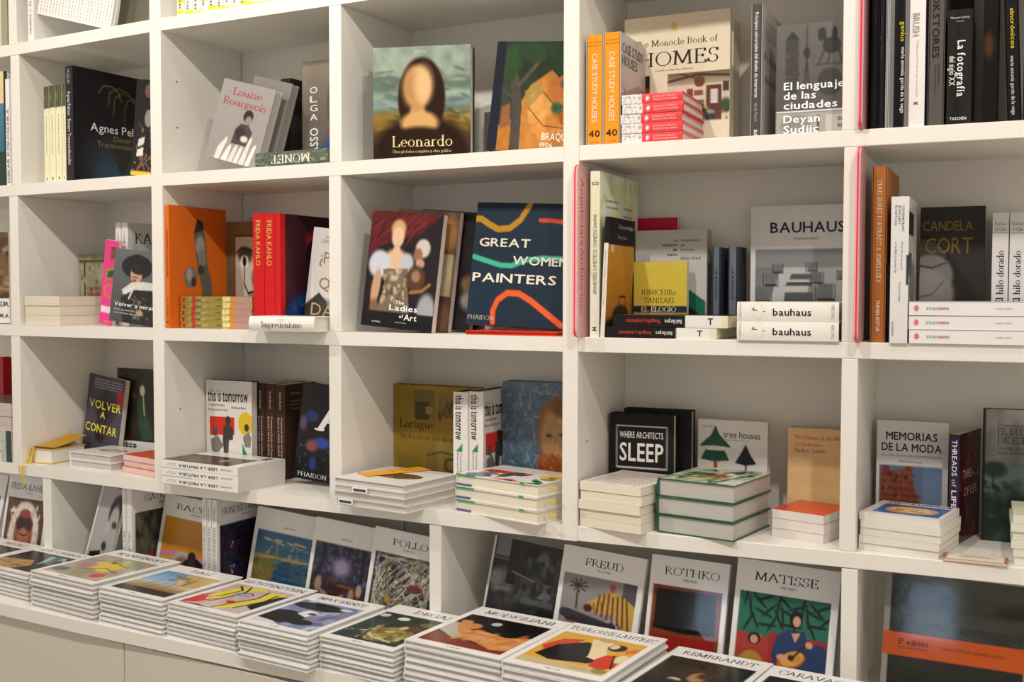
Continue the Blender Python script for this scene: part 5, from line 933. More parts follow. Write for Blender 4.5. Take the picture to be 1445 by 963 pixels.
for i, (a, c) in enumerate(((361.5, 374.5), (375, 388.5), (389, 403))):
    spineout(1, 'C', a, c, (674, 676, 680)[i], (541, 542, 543.5)[i], .2, d=(.155, .155, .155)[i], cover='#4a2f25', pages='#d9cfbe', hard=False, gloss=False, label=('leftmost of three brown spines with cream lettering', 'middle of three brown spines with cream lettering', 'rightmost of three brown spines, its brown front cover visible')[i], group='three brown paperbacks', name='paperback',
             art=[('bg', '#452c23'), ('n', 5, .1)], text=[('André Butzer', 'bold', 18, 50, 11, 2.8, '#b9a894'), ('Pressetexte', 'bold', 18, 56, 19, 2.4, '#a89886'), ('Briefe und', 'bold', 18, 60, 23, 2.4, '#a89886'), ('Gespräche', 'bold', 18, 56, 27, 2.4, '#a89886')],
             sptext=[('André Butzer', 'bold', 8, 27, 42, 64, 'd', '#d9cdbd'), ('Pressetexte Briefe und Gesprache', 'bold', 35, 84, 58, 76, 'd', '#cfc2b0'), ('Band 1 1999-2003', 'bold', 35, 76, 26, 42, 'd', '#cfc2b0'), ('K', 'bold', 92, 96, 30, 62, 'h', '#a89886')])
faced(1, 'C', (414, 684), (500, 695), 539, .025, d0=.12, d1=.12, roll=5, lean=4, cover='#151417', pages='#dcd6cb', label='leaning black book with blue ink specks and a large white letter', 
      art=[('bg', '#131216'), ('e', 22, 34, 10, 6, '#25356e', .6), ('e', 42, 60, 14, 6, '#2a4aa0', .5), ('e', 26, 64, 10, 6, '#8a4a52', .7), ('e', 8, 42, 6, 8, '#5c4468', .7), ('e', 30, 82, 6, 7, '#263c8a', .6), ('k', 4, 50, 70, 96, 22, 1.8, .8, ['#2f7a8c', '#3aa0a8', '#4a5ab0']), ('e', 60, 44, 8, 5, '#5a2c44', .6)],
      text=[('A', 'serifb', 30, 78, 47, 26, '#f1efea'), ('PHAIDON', 'serif', 6, 54, 97, 4.4, '#e6e2da')])
flat(1, 'C', 'spine', 3, ('topmost of three white paperbacks with upside down black title on the spine, painted cover up', 'white paperback with upside down black title in the stack of three'), (228.5, 682.5), (336, 696.5), 648, depth=.155, cover='#efedea', pages='#dcd8d2', hard=False, grp='stack of three white paperbacks about reading paintings', jit=.0012,
     first=G(art=[('bg', '#efedea'), ('clip', 0, 0, 66, 86), ('bg', '#34291f'), ('n', 5, .4), ('k', 0, 0, 66, 86, 70, 9, 4, ['#54422c', '#2c3324', '#6a4a30', '#1f1a16']), ('e', 36, 60, 9, 6, '#b09a7c', .5), ('e', 20, 30, 8, 6, '#7a5a44', .5)], text=[('LEER', 'bold', 70, 92, 92, 8, '#2a2a2a')]),
     sptext=[('LEER LA PINTURA', 'bold', 23, 74, 28, 62, 'u', '#333130'), ('Comprender y amar', 'sans', 6, 19, 30, 42, 'u', '#6a6866'), ('la pintura', 'sans', 8, 19, 50, 62, 'u', '#6a6866'), ('LAROUSSE', 'bold', 78, 93, 40, 60, 'u', '#b09c80')], spart=[('bg', '#f0eeeb'), ('r', 0, 0, 7, 14, '#333'), ('r', 0, 0, 5, 40, '#555')], )
# ---------------- row C, middle bookcase, right cell
faced(2, 'C', (556, 676), (672, 690), 542, .03, d0=.2, d1=.19, cover='#94792f', spine='#8a6f2a', back='#7a6226', label='mustard gold book with faded photographs and a dark serif title', gloss=False,
      art=[('bg', '#95792f'), ('n', 4, .08), ('r', 1, 0, 2, 100, '#a88c3c'), ('g', 25, 5, 51, 33, '#6f6238', '#7d6d36'), ('r', 27, 16, 44, 33, '#4a4226'), ('r', 40, 20, 48, 27, '#938245'), ('g', 55, 5, 86, 30, '#8c7838', '#6a5b2c'), ('k', 56, 14, 86, 30, 26, 5, 2, ['#4f4424', '#7f6e38']), ('g', 6, 66, 36, 98, '#8a7632', '#6c5c2a'), ('e', 20, 92, 8, 12, '#40381e', .2), ('g', 40, 54, 88, 92, '#8e7a38', '#6f6030'), ('e', 70, 74, 8, 7, '#4c4224', .2), ('e', 70, 74, 5, 4.5, '#80703c', .2), ('s', [42, 66, 60, 62, 84, 66], 2, '#5a4e28')],
      text=[('Lartigue', 'serif', 7, 50, 41, 8.6, '#33290f'), ('The Boy and the Belle Époque', 'serif', 8, 76, 51.5, 4, '#4a3d18')])
for i, (a, c) in enumerate(((639.5, 660), (661.5, 682))):
    spineout(2, 'C', a, c, (707, 700)[i], (554, 553.5)[i], .145, d=(.12, .125)[i], cover='#ece9e5', back='#1c2340', label=('left of two white spines with condensed black lettering and a green triangle', 'right of two white spines with condensed black lettering, cover half in shadow')[i], group='two white spines with green triangles',
             art=TIT if i else None, text=TTX if i else (), sptext=[('this is tomorrow', 'cond', 3, 44, 16, 70, 'd', '#1f1d1d'), ('Twentieth-century', 'sans', 56, 76, 48, 60, 'd', '#4a4848'), ('Britain and its Artists', 'sans', 56, 80, 26, 38, 'd', '#4a4848'), ('MB', 'bold', 82, 87, 30, 60, 'd', '#4a3a6a')],
             spart=[('bg', '#edeae6'), ('p', [62, 47, 62, 55, 20, 55], '#1f8a50'), ('r', 0, 90, 100, 100, '#eec72c'), ('e', 50, 95, 24, 1.6, '#3a3220')])
faced(2, 'C', (709, 700), (812, 712), 538, .045, d0=.2, d1=.195, cover='#5f7488', spine='#6d7f90', label='thick book with a swirling blue painted portrait of a red bearded man',
      art=[('g', 0, 0, 100, 100, '#5c748a', '#4c6478'), ('k', 0, 0, 100, 100, 420, 5, .9, ['#7f97aa', '#48607a', '#93a6b2', '#566e86', '#3f5670']), ('e', 74, 40, 26, 28, '#8a5a34', .3), ('e', 74, 46, 21, 26, '#b58a58', .3), ('e', 86, 20, 20, 9, '#7a4a2a', .5), ('e', 70, 72, 22, 12, '#9c4f28', .4), ('e', 58, 64, 8, 5, '#a65a30', .5), ('k', 52, 60, 92, 82, 60, 3, 1, ['#b5622f', '#8a4322', '#c98048'], 60), ('k', 60, 30, 92, 62, 60, 3, 1, ['#c9a06a', '#a67c4c', '#8c7a50'], 60), ('e', 64, 44, 4, 1.6, '#3f4a3c', .6), ('e', 82, 43, 4, 1.6, '#3f4a3c', .6), ('p', [40, 100, 52, 84, 68, 84, 96, 78, 100, 100], '#5f7886'), ('k', 40, 82, 100, 100, 60, 4, 1, ['#7f98a6', '#44586a', '#8fb0a8'], 60), ('p', [62, 84, 72, 88, 70, 100, 62, 100], '#cfc3bc')],
      text=[('Ingo F. Walther Rainer Metzger', 'sans', 50, 92, 9.5, 1.5, '#c9a84c')])
WS = flat(2, 'C', 'tail', 4, ('topmost of four wrapped white books, oval picture and orange slip on it', 'white book in clear wrap before the mustard book'), (472, 711.5), (570, 726), 673, depth=.225, cover='#e7e5e3', pages='#d3cdc5', grp='stack of four wrapped white books', jit=.004, wrap=True,
     first=G(wrap=False, art=[('bg', '#eceaea'), ('e', 56, 52, 30, 17, '#4c3824', .08), ('clip', 26, 32, 88, 72), ('k', 34, 38, 78, 66, 50, 7, 3, ['#6a5030', '#34281c', '#8a7048', '#5a4028'])]))
def post_slip():
    WT = root_of('topmost of four wrapped white books')[0]
    slip = thing('bookmark_slip', WT.matrix_world @ Matrix.Translation((.01, -.0012, .06)) @ RY(22*R2D), 'orange yellow paper slip lying on the topmost wrapped white book', 'paper slip')
    b = MB(); b.box(0, .055, -.0006, 0, 0, .155, rgb('#f0a830')); link('paper', b.mesh('paper', M_MATTE), slip)
    q = MB()
    for s, x0, x1, y in (('EDICION ESPECIAL', .008, .046, .12), ('DE LA COLECCION', .008, .046, .10), ('10 EUROS', .014, .04, .07)): put(q, s, 'sans', (0, -.001, 0), (1, 0, 0), (0, 0, 1), x0, x1, y, .005, '#a86a1c')
    link('lettering', q.mesh('lettering', M_MATTE), slip)['kind'] = 'stuff'
    for i, o in enumerate([o for o in C.objects if o.get('group') == 'stack of four wrapped white books'][:3]):
        if i == 1: continue
        b = MB(); b.box(.008+.045*(i == 2), .05+.045*(i == 2), .0, .012, -.0035, -.0022, rgb('#f3f2f0')); b.box(.012+.045*(i == 2), .046+.045*(i == 2), .004, .009, -.0042, -.0036, rgb('#4a4848')); link('price_label', b.mesh('price_label', M_MATTE), o)
POST.append(post_slip)
TS = flat(2, 'C', 'tail', 3, ('topmost of three white books with green, violet and yellow printed edges', 'white book with green and violet printed edges'), (644, 722), (806, 747), 668.5, depth=.15, cover='#e9e6e2', pages='#f2edda', grp='pile of three white books with coloured edges', jit=.003,
     first=G(art=TIT, cover='#e9e6e2'))
def post_edges():
    for o in [o for o in C.objects if o.get('group') == 'pile of three white books with coloured edges']:
        b = MB()
        for x0, x1, c in ((-.0004, .052, '#2c9a62'), (.002, .04, '#6a5a9c'), (.17, .182, '#2c9a62'), (.245, .262, '#e8c236')): b.box(x0, x1, -.0004, .0026, -.0006, .003, rgb(c)) if c != '#6a5a9c' else b.box(0, .04, .0191, .022, -.0006, .003, rgb(c))
        link('printed_edge', b.mesh('printed_edge', M_GLOSS), o)['kind'] = 'stuff'
POST.append(post_edges)
# ---------------- row C, right bookcase, left cell
faced(3, 'C', (861, 690), (950, 702), 582.5, .028, d0=.165, d1=.165, cover='#1c1d1f', label='front one of two black books with a white framed title about sleeping', gloss=False, pages='#d9d2c0',
      art=[('bg', '#1c1d1f'), ('r', 10, 12, 90, 13.2, '#e6e3dd'), ('r', 10, 12, 11.6, 54, '#e6e3dd'), ('r', 88.4, 12, 90, 54, '#e6e3dd'), ('r', 10, 53, 90, 54.4, '#e6e3dd'), ('r', 10, 66, 90, 67.2, '#e6e3dd'), ('r', 16, 74, 20, 80, '#4a5052'), ('r', 72, 82, 77, 92, '#3a4042'), ('g', 0, 70, 100, 100, '#1f2123', '#191a1c')],
      text=[('WHERE ARCHITECTS', 'bold', 15, 84, 24, 6.2, '#ece9e2'), ('SLEEP', 'bold', 15, 85, 47, 18, '#ece9e2'), ('THE MOST STYLISH HOTELS IN THE WORLD', 'bold', 10, 90, 62, 3, '#d9d6cf')])
faced(3, 'C', (880, 688), (975, 700), 576, .028, d0=.205, d1=.205, cover='#1c1d1f', pages='#cdc4ae', label='rear one of two black books, only its cream pages and black edge showing', gloss=False)
TH = [('bg', '#e9e6e4'), ('p', [26, 6, 32, 16, 48, 28, 38, 30, 46, 42, 26, 44, 5, 42, 13, 30, 3, 28, 20, 16], '#245540'), ('e', 26, 30, 22, 2.4, '#e9e6e4'), ('p', [26, 12, 36, 22, 46, 27, 4, 27, 16, 21], '#245540'), ('r', 24, 44, 29, 60, '#b5542c'), ('p', [69, 24, 75, 34, 84, 44, 69, 46, 54, 44, 62, 34], '#26242c'), ('r', 68, 44, 70.5, 60, '#26242c'), ('e', 24, 96, 50, 6, '#3f5a38', .4), ('p', [4, 100, 10, 56, 16, 60, 16, 100], '#8fbf72'), ('p', [78, 56, 92, 54, 96, 62, 84, 60], '#1c2420'), ('p', [74, 62, 80, 58, 88, 100, 72, 100], '#a9cc8a'), ('s', [86, 60, 84, 74, 80, 84], 1.4, '#1c2c24'), ('p', [84, 76, 90, 90, 80, 90], '#1c2c24'), ('e', 82, 97, 14, 4, '#1c3a2c', .3), ('e', 34, 56, 16, 3, '#3a2c2a')]
faced(3, 'C', (984, 712), (1082, 732), 591, .022, d0=.225, d1=.215, cover='#dcd9d6', pages='#cfcac2', label='white book with dark green and black fir trees, standing behind the stack of green books', gloss=True, art=TH,
      text=[('tree houses', 'sans', 37, 90, 18, 7, '#2c2e2c'), ('Fairytale Castles in the Air', 'sans', 33, 74, 21, 1.4, '#8a8886'), ('Philip Jodidio', 'sans', 6, 22, 8, 1.8, '#6a6866')])
faced(3, 'C', (1111, 706), (1210, 716), 603.5, .035, d0=.21, d1=.21, cover='#e0c08c', pages='#d9cfbf', label='tan paperback with small red title lines, standing against the divider', hard=False, gloss=False,
      art=[('g', 0, 0, 100, 100, '#e6c898', '#e2bd84')], text=[('The Future of the Museum', 'serif', 9, 99, 11.5, 4.4, '#d2492e'), ('28 Dialogues', 'serif', 9, 50, 18.5, 4, '#d2492e'), ('András Szántó', 'serif', 9, 54, 25, 4, '#5a5040')])
for_ = flat(3, 'C', 'tail', 5, ('topmost of five cream paperbacks, its white cover densely printed in red script', 'cream paperback in the stack of five beside the green bound books'), (818, 743), (904, 755.5), 679, depth=.18, cover='#e3dac6', pages='#f0e9d6', hard=False, grp='stack of five cream paperbacks', jit=.0025, simple=True,
     first=G(simple=False, cover='#e9e4dc', back='#2c2624', art=[('bg', '#eeeae6'), ('t', 8, 10, 92, 84, 16, '#b5584c'), ('t', 8, 13, 90, 88, 12, '#8a7a74'), ('t', 8, 93, 20, 93, 1, '#444')]))
flat(3, 'C', 'tail', 3, ('topmost of three thick green bound books, fir tree picture on its cover', 'thick green bound book with grey page edges'), (928, 751), (1036, 766), 674.5, depth=.175, cover='#2c5a48', pages='#c9c5bf', spine='#2c5a48', grp='stack of three thick green books', jit=.002, bulge=.004,
     low=G(art=[('bg', '#a9bfa0'), ('n', 4, .3), ('k', 0, 0, 100, 100, 20, 18, 5, ['#dfe3dc', '#35604a', '#1f2f28'])], cover='#2c5a48'),
     first=G(cover='#2c5a48', art=[('bg', '#c2cdb8'), ('p', [30, 10, 70, 60, 10, 50], '#3a5a44'), ('k', 0, 0, 100, 40, 30, 14, 6, ['#8fb07a', '#dfe3dc', '#4a6a4c', '#c2d8a8']), ('k', 0, 60, 100, 100, 30, 14, 6, ['#b5d090', '#33503c', '#e3e8dc', '#7fa868']), ('s', [8, 70, 40, 70, 60, 20], 5, '#b5542c'), ('p', [40, 44, 70, 44, 72, 62, 42, 66], '#a8502c'), ('k', 40, 44, 70, 64, 10, 8, 3, ['#5a3020', '#d99a6a']), ('s', [70, 90, 90, 20], 4, '#23262a'), ('s', [60, 74, 96, 50], 2, '#23262a'), ('p', [52, 20, 74, 10, 70, 34], '#26302c'), ('p', [84, 26, 96, 36, 84, 44], '#26302c'), ('r', 0, 0, 40, 8, '#e3e3dd')]))
flat(3, 'C', 'tail', 3, ('topmost of three pale paperbacks, its cover bright orange red', 'pale paperback in the pile of three under the orange red cover'), (1089, 757), (1201, 772), 718, depth=.155, cover='#e7dfdc', pages='#e9e3de', hard=False, grp='three pale paperbacks at the divider', jit=.003, simple=True,
     first=G(simple=False, cover='#e0442a', art=[('bg', '#de4529'), ('t', 30, 84, 80, 92, 2, '#c87860')], res=.008))
# ---------------- row C, right cell
faced(3, 'C', (1235, 738), (1336, 750), 592.5, .022, d0=.2, d1=.195, cover='#e3e0de', pages='#d0cbc4', label='white book with a round red stone building under blue sky and a black title', hard=False, lean=2,
      art=[('bg', '#e1dedd'), ('clip', 5, 40, 92, 100), ('g', 5, 40, 92, 100, '#5f7896', '#7a8ca0'), ('p', [6, 100, 7, 44, 16, 41, 20, 45, 40, 43, 44, 40, 50, 43, 54, 58, 64, 78, 70, 100], '#8a4a38')]+[('r', 8, 48+i*6, 62-8*(i < 3), 49+i*6, '#5c2c24') for i in range(9)]+[('k', 8, 46, 50, 98, 50, 2.4, 1.6, ['#3c2020', '#a8604a'], 90), ('e', 14, 43, 5, 3, '#7a3c30'), ('e', 46, 42, 5, 3, '#7a3c30')],
      text=[('MEMORIAS', 'bold', 13, 85, 17, 7, '#1f2a3c'), ('DE LA MODA', 'bold', 7, 91, 27, 7, '#1f2a3c'), ('UNA VIDA ENTRE CREACION E INDUSTRIA', 'sans', 6, 91, 32, 2, '#7a96a8'), ('DIEGO DELLA VALLE', 'sans', 32, 64, 37, 1.8, '#5a5a60')])
spineout(3, 'C', 1337, 1352, 752, 614, .13, d=.14, yaw=-14, cover='#2a2344', pages='#cfc2ac', hard=False, label='navy spine with large white capitals and a dark red patterned cover', gloss=True,
         art=[('bg', '#3a161c'), ('k', 0, 0, 100, 100, 130, 7, 3, ['#6a1c22', '#251018', '#802a2c', '#2f1420'])], text=[('THREADS', 'bold', 16, 90, 42, 8, '#a8847c'), ('OF LIFE', 'bold', 22, 84, 58, 8, '#a8847c')], sptext=[('THREADS', 'bold', 5, 38, 26, 76, 'd', '#e9e4e6'), ('of', 'sans', 41, 48, 26, 76, 'd', '#c9c4cc'), ('LIFE', 'bold', 51, 68, 26, 76, 'd', '#e9e4e6'), ('Clare Hunter', 'sans', 74, 92, 32, 66, 'd', '#b9a8b4')])
faced(3, 'C', (1384, 764), (1500, 776), 577, .02, d0=.2, d1=.2, cover='#22262a', label='grey green book with misty trees and a dark serif title', gloss=True,
      art=[('g', 0, 0, 100, 100, '#a8a5a5', '#26342f'), ('g', 0, 40, 100, 75, '#66706e', '#3a4a44'), ('n', 5, .25), ('e', 16, 46, 15, 6, '#26382c', .5), ('r', 13, 48, 16, 60, '#26302a'), ('e', 50, 80, 60, 16, '#1c2a24', .6), ('k', 0, 55, 100, 98, 90, 8, 3, ['#24362c', '#34463e', '#1a2622'], 0), ('r', 0, 0, 4, 100, '#17191b')],
      text=[('Dominique Roques', 'serif', 18, 76, 13, 2.6, '#3c3c3e'), ('EL BUSCADOR', 'serif', 18, 90, 19, 5, '#332f30'), ('DE ESENCIAS', 'serif', 18, 88, 25.5, 5, '#332f30'), ('Un viaje al origen', 'serif', 18, 60, 30, 2.4, '#3c3c3e'), ('de los perfumes del mundo', 'serif', 18, 84, 33.5, 2.4, '#3c3c3e')])
flat(3, 'C', 'tail', 5, ('topmost of five white paperbacks, a golden brown food picture on blue cover', 'white paperback stacked before the red stone building cover'), (1209.5, 775.5), (1325, 791), 722, depth=.135, cover='#e9e4dc', pages='#efebe3', hard=False, grp='stack of five white paperbacks', jit=.003, simple=True,
     first=G(simple=False, cover='#e9e6e2', art=[('bg', '#e9e7e4'), ('r', 12, 20, 94, 86, '#2f66ae'), ('e', 54, 54, 33, 24, '#c9955a', .06), ('e', 54, 52, 28, 18, '#e3bd84', .2), ('k', 30, 40, 78, 64, 24, 6, 2.4, ['#a8682f', '#f0d8a8'])], text=[('CONTRAPERFUME', 'bold', 12, 94, 14, 8, '#3c3c40')]))
flat(3, 'C', 'tail', 1, 'small cream paperback with a copper border lying alone near the front edge', (1331, 792), (1421, 801), 787.5, depth=.13, cover='#b9694a', pages='#e0d3bd', hard=False, jit=0, name='paperback',
     art=[('bg', '#b9694a'), ('r', 5, 3, 95, 95, '#efe8dc'), ('t', 20, 84, 82, 84, 1, '#c98a6a')], text=[('Historia de la', 'serif', 34, 72, 28, 7, '#b5714f'), ('PERFUMERIA', 'serifb', 24, 82, 46, 9, '#a85c38')])
flat(3, 'C', 'tail', 6, ('topmost of six pale green cream paperbacks at the right edge of the third shelf', 'pale green cream paperback stacked at the right edge'), (1428, 798), (1540, 808), 727, depth=.14, cover='#dfe0c8', pages='#eceadb', hard=False, grp='stack of pale green cream paperbacks', jit=.003, simple=True, first=G(simple=False))
# ---------------- row D: art books standing on the ledge (white covers with a picture and a serif title)
def plate(ops, x0=6, y0=27, x1=93, y1=100):
    """fit a picture given in 0-100 coordinates into the picture field of the cover"""
    fx = lambda x: x0+(x1-x0)*x/100; fy = lambda y: y0+(y1-y0)*y/100; sx = (x1-x0)/100; sy = (y1-y0)/100; out = [('clip', x0, y0, x1, y1)]
    for op in ops:
        o = op[0]
        if o in ('r',): out.append((o, fx(op[1]), fy(op[2]), fx(op[3]), fy(op[4]), op[5]))
        elif o == 'g': out.append((o, fx(op[1]), fy(op[2]), fx(op[3]), fy(op[4]), *op[5:]))
        elif o == 'e': out.append((o, fx(op[1]), fy(op[2]), op[3]*sx, op[4]*sy, *op[5:]))
        elif o in 'ps': 
            q = [fx(c) if i % 2 == 0 else fy(c) for i, c in enumerate(op[1])]; out.append((o, q, *((op[2]*sx, *op[3:]) if o == 's' else op[2:])))
        elif o == 'k': out.append((o, fx(op[1]), fy(op[2]), fx(op[3]), fy(op[4]), op[5], op[6]*sx, op[7]*sx, *op[8:]))
        else: out.append(op)
    return [('bg', '#ecebeb')]+out+[('clip',)]
def std(seg, bl, br, top, d0, d1, lab, title, pic, tx=(20, 80), t=.012, lean=12, roll=4, **k):
    txt = k.pop('text', None) or ([(title, 'serif', tx[0], tx[1], 16.5, 7, '#2b2b2e')]+[('Series One', 'sans', 43, 57, 20.5, 1.3, '#777')] if title else [])
    txt = [q for q in txt if q[0] != 'Series One']
    return faced(seg, 'D', bl, br, top, t, d0=d0, d1=d1, lean=lean, roll=roll, cover='#ecebeb', pages='#c9c6c2', art=plate(pic)+[('t', 44, 20.5, 60, 20.5, 1, '#8c8a8a')], text=txt, label=lab, **k)
std(0, (-2, 815), (58, 830), 669, .03, .04, 'white art book with a portrait ringed by white lace petals, at the lower left', 'FRIDA KAHLO', [('bg', '#5a4030'), ('n', 6, .2), ('e', 50, 60, 40, 56, '#d9cfc2', .12), ('k', 12, 10, 90, 100, 140, 7, 2.4, ['#efe8dc', '#b5aa9c', '#d9cfc2']), ('e', 50, 56, 24, 38, '#8a5038', .25), ('e', 50, 40, 22, 14, '#3a1c18', .3), ('e', 50, 64, 15, 18, '#b07252', .3), ('s', [40, 56, 48, 58, 54, 58, 60, 56], 2, '#2c1812'), ('e', 50, 24, 14, 7, '#8a3c44', .4)], tx=(8, 92), lean=10, roll=1)
std(0, (-76, 800), (-8, 815), 655, .03, .04, 'blue edged art book cut off at the far lower left', None, [('bg', '#3a5aa0')], lean=10, roll=5)
PIC = [('bg', '#a9a6a6'), ('e', 84, 28, 34, 22, '#2b2829', .2), ('e', 76, 50, 22, 32, '#a5a1a0', .2), ('e', 56, 46, 8, 7, '#b3afad', .4), ('e', 82, 40, 10, 4, '#3a3637', .5), ('e', 60, 66, 10, 5, '#2b2829', .5), ('p', [0, 100, 10, 78, 50, 72, 60, 84, 100, 84, 100, 100], '#1c1b1c'), ('e', 84, 88, 20, 8, '#d5d2d0', .5)]
faced(0, 'D', (116, 840), (149, 846), 680, .010, d0=.025, d1=.025, roll=12.5, lean=8, cover='#e3e1e0', pages='#c9c6c2', label='tilted white art book with a black and white photo of a man in profile', art=plate(PIC, 6, 0, 100, 100))
def backs(seg, px, yb, top, labs, grp, title, tx, pic, sp, d=.035, w=.2):
    for i, (a, c) in enumerate(px):
        last = i == len(px)-1
        spineout(seg, 'D', a, c, yb, top+i*1.2, w, d=d, cover='#e6e4e3', group=grp, label=labs[i], art=plate(pic)+[('t', 44, 20.5, 60, 20.5, 1, '#8c8a8a')] if last else None, text=[(title, 'serif', tx[0], tx[1], 16.5, 7, '#2b2b2e')] if last else (), sptext=sp)
backs(0, ((174, 179.5), (180, 187.5)), 850, 688, ('white spine beside the photo of a man in profile, left of two', 'white spine with a dark green and red picture on its cover, right of two'), 'white spines beside the tilted profile photo book', 'GAUGUIN', (20, 80),
      [('bg', '#3c4238'), ('n', 5, .5), ('e', 30, 74, 50, 16, '#7a3a34', .5), ('k', 0, 0, 100, 60, 60, 10, 5, ['#56604c', '#2a2e28', '#6a6450', '#3a4440']), ('e', 60, 40, 12, 16, '#8a8474', .5), ('p', [0, 100, 20, 70, 60, 76, 100, 90, 100, 100], '#6a2c2a')], [('PAUL', 'serif', 46, 58, 30, 70, 'd', '#4a4848'), ('GAUGUIN', 'serif', 60, 84, 30, 70, 'd', '#4a4848')])
std(1, (217, 845), (308, 866), 696, .105, .105, 'white art book with an orange field over a pink curve and a dark rider', 'BACON', [('bg', '#c98a2c'), ('p', [78, 0, 100, 0, 100, 60, 82, 50], '#3a3844'), ('s', [0, 62, 30, 58, 70, 62, 100, 70], 6, '#c98aa0'), ('p', [0, 66, 50, 62, 100, 72, 100, 100, 0, 100], '#cfa05c'), ('e', 40, 74, 18, 20, '#b9b3ae', .1), ('e', 42, 76, 14, 14, '#8a6a4c', .5), ('p', [36, 86, 46, 66, 64, 60, 84, 72, 96, 76, 92, 100, 82, 100, 78, 84, 60, 88, 56, 100, 50, 100], '#2a2226'), ('e', 56, 60, 7, 9, '#342a30'), ('p', [50, 72, 56, 60, 66, 74], '#3a3038'), ('k', 80, 0, 100, 50, 14, 5, 3, ['#6a7a94', '#d9d5cf', '#23222c'])], tx=(20, 84), lean=9, roll=4)
backs(1, ((286.5, 292.5), (293, 299.5), (300, 307)), 872, 704, ('leftmost of three thin white spines with grey capitals, lower row', 'middle of three thin white spines with grey capitals, lower row', 'rightmost of three thin white spines, a dark night picture on its cover'), 'three white spines beside the orange field cover', 'HUNDERTWASSER', (8, 92),
      [('bg', '#1c1f34'), ('n', 7, .5), ('r', 18, 10, 34, 100, '#3a2344'), ('r', 60, 0, 84, 100, '#181c38'), ('k', 0, 0, 100, 100, 50, 4, 8, ['#2c2f50', '#141626', '#4a2038', '#20324a'], 90), ('k', 18, 20, 30, 70, 8, 2, 2, ['#c9c0b8']), ('r', 44, 40, 52, 100, '#3a1c24')], [('WALTER KOSCHATZKY', 'sans', 8, 24, 34, 62, 'd', '#7a7876'), ('FRIEDENSREICH HUNDERTWASSER', 'serif', 28, 94, 26, 72, 'd', '#5a5856')])
std(1, (346, 878), (440, 898), 714, .10, .10, 'white art book with a wooden drawbridge over blue water', None, [('g', 0, 0, 100, 40, '#34608a', '#4a7a8c'), ('r', 0, 38, 100, 52, '#a88a4c'), ('p', [0, 46, 40, 42, 30, 100, 0, 100], '#6c6a34'), ('p', [40, 42, 60, 44, 84, 100, 30, 100], '#27486c'), ('p', [60, 44, 100, 40, 100, 100, 84, 100], '#3c5a6a'), ('s', [22, 36, 34, 12, 44, 12], 2.6, '#c9b48a'), ('s', [14, 12, 48, 18], 2.6, '#d0bc92'), ('s', [60, 36, 66, 12, 84, 14], 2.6, '#c9b48a'), ('s', [50, 12, 90, 22], 2.6, '#d0bc92'), ('s', [38, 36, 38, 16], 2, '#b09a6c'), ('s', [72, 38, 72, 16], 2, '#b09a6c'), ('k', 0, 50, 40, 100, 90, 4, 1.6, ['#8a7a3c', '#4c5a2c', '#a05a34', '#5c6e4a']), ('k', 34, 44, 96, 100, 50, 8, 1.4, ['#365c84', '#1f3c5c', '#4a7088'], 0), ('k', 0, 0, 100, 36, 40, 8, 1.6, ['#3f6c94', '#2f5680'], 0)], lean=10, roll=4)
std(1, (428, 898), (521, 918), 729, .072, .072, 'white art book with pale figures in a violet wood', None, [('bg', '#2c2a3c'), ('k', 0, 0, 100, 60, 110, 7, 3, ['#3a3856', '#1f1c2c', '#4a4a6c', '#565a80']), ('e', 50, 34, 14, 14, '#8a80a0', .9), ('s', [18, 0, 16, 30, 6, 60], 5, '#1c1820'), ('s', [84, 0, 86, 50], 6, '#1c1820'), ('r', 0, 56, 100, 100, '#3a2824'), ('k', 0, 56, 100, 100, 90, 6, 2, ['#5c3828', '#2a3448', '#4a3020', '#33446a']), ('e', 14, 66, 6, 12, '#a08a72', .5), ('e', 28, 80, 12, 4, '#98806a', .5, 30), ('e', 50, 82, 12, 3, '#a89078', .5, -30), ('e', 72, 74, 5, 12, '#a08670', .5), ('e', 84, 64, 5, 10, '#b09a80', .5), ('e', 60, 62, 14, 2.5, '#7a4a34', .6)], lean=10, roll=4)
std(2, (511, 925), (617, 944), 742, .045, .045, 'white art book with white paint tangles on black, one red patch', 'POLLOCK', [('bg', '#262629')]+[('s', sum([[50+46*math.sin(i*1.7+j*.31*(1+i % 3)), 50+48*math.cos(i*2.3+j*.23*(1+(i+1) % 4))] for j in range(14)], []), 1.0 if i % 3 else 1.7, ['#bdbab4', '#8c8a86', '#d5d2cc', '#4a4848', '#a89a5c'][i % 5]) for i in range(26)]+[('k', 0, 0, 100, 100, 120, 4, 1, ['#c9c6c0', '#8a8884', '#19191b', '#dedbd4']), ('e', 70, 44, 12, 6, '#6a2a2c', .3), ('e', 30, 66, 5, 5, '#b0902c', .5, 40), ('e', 16, 84, 12, 4, '#b0902c', .4, -40)], tx=(26, 99), lean=10, roll=4)
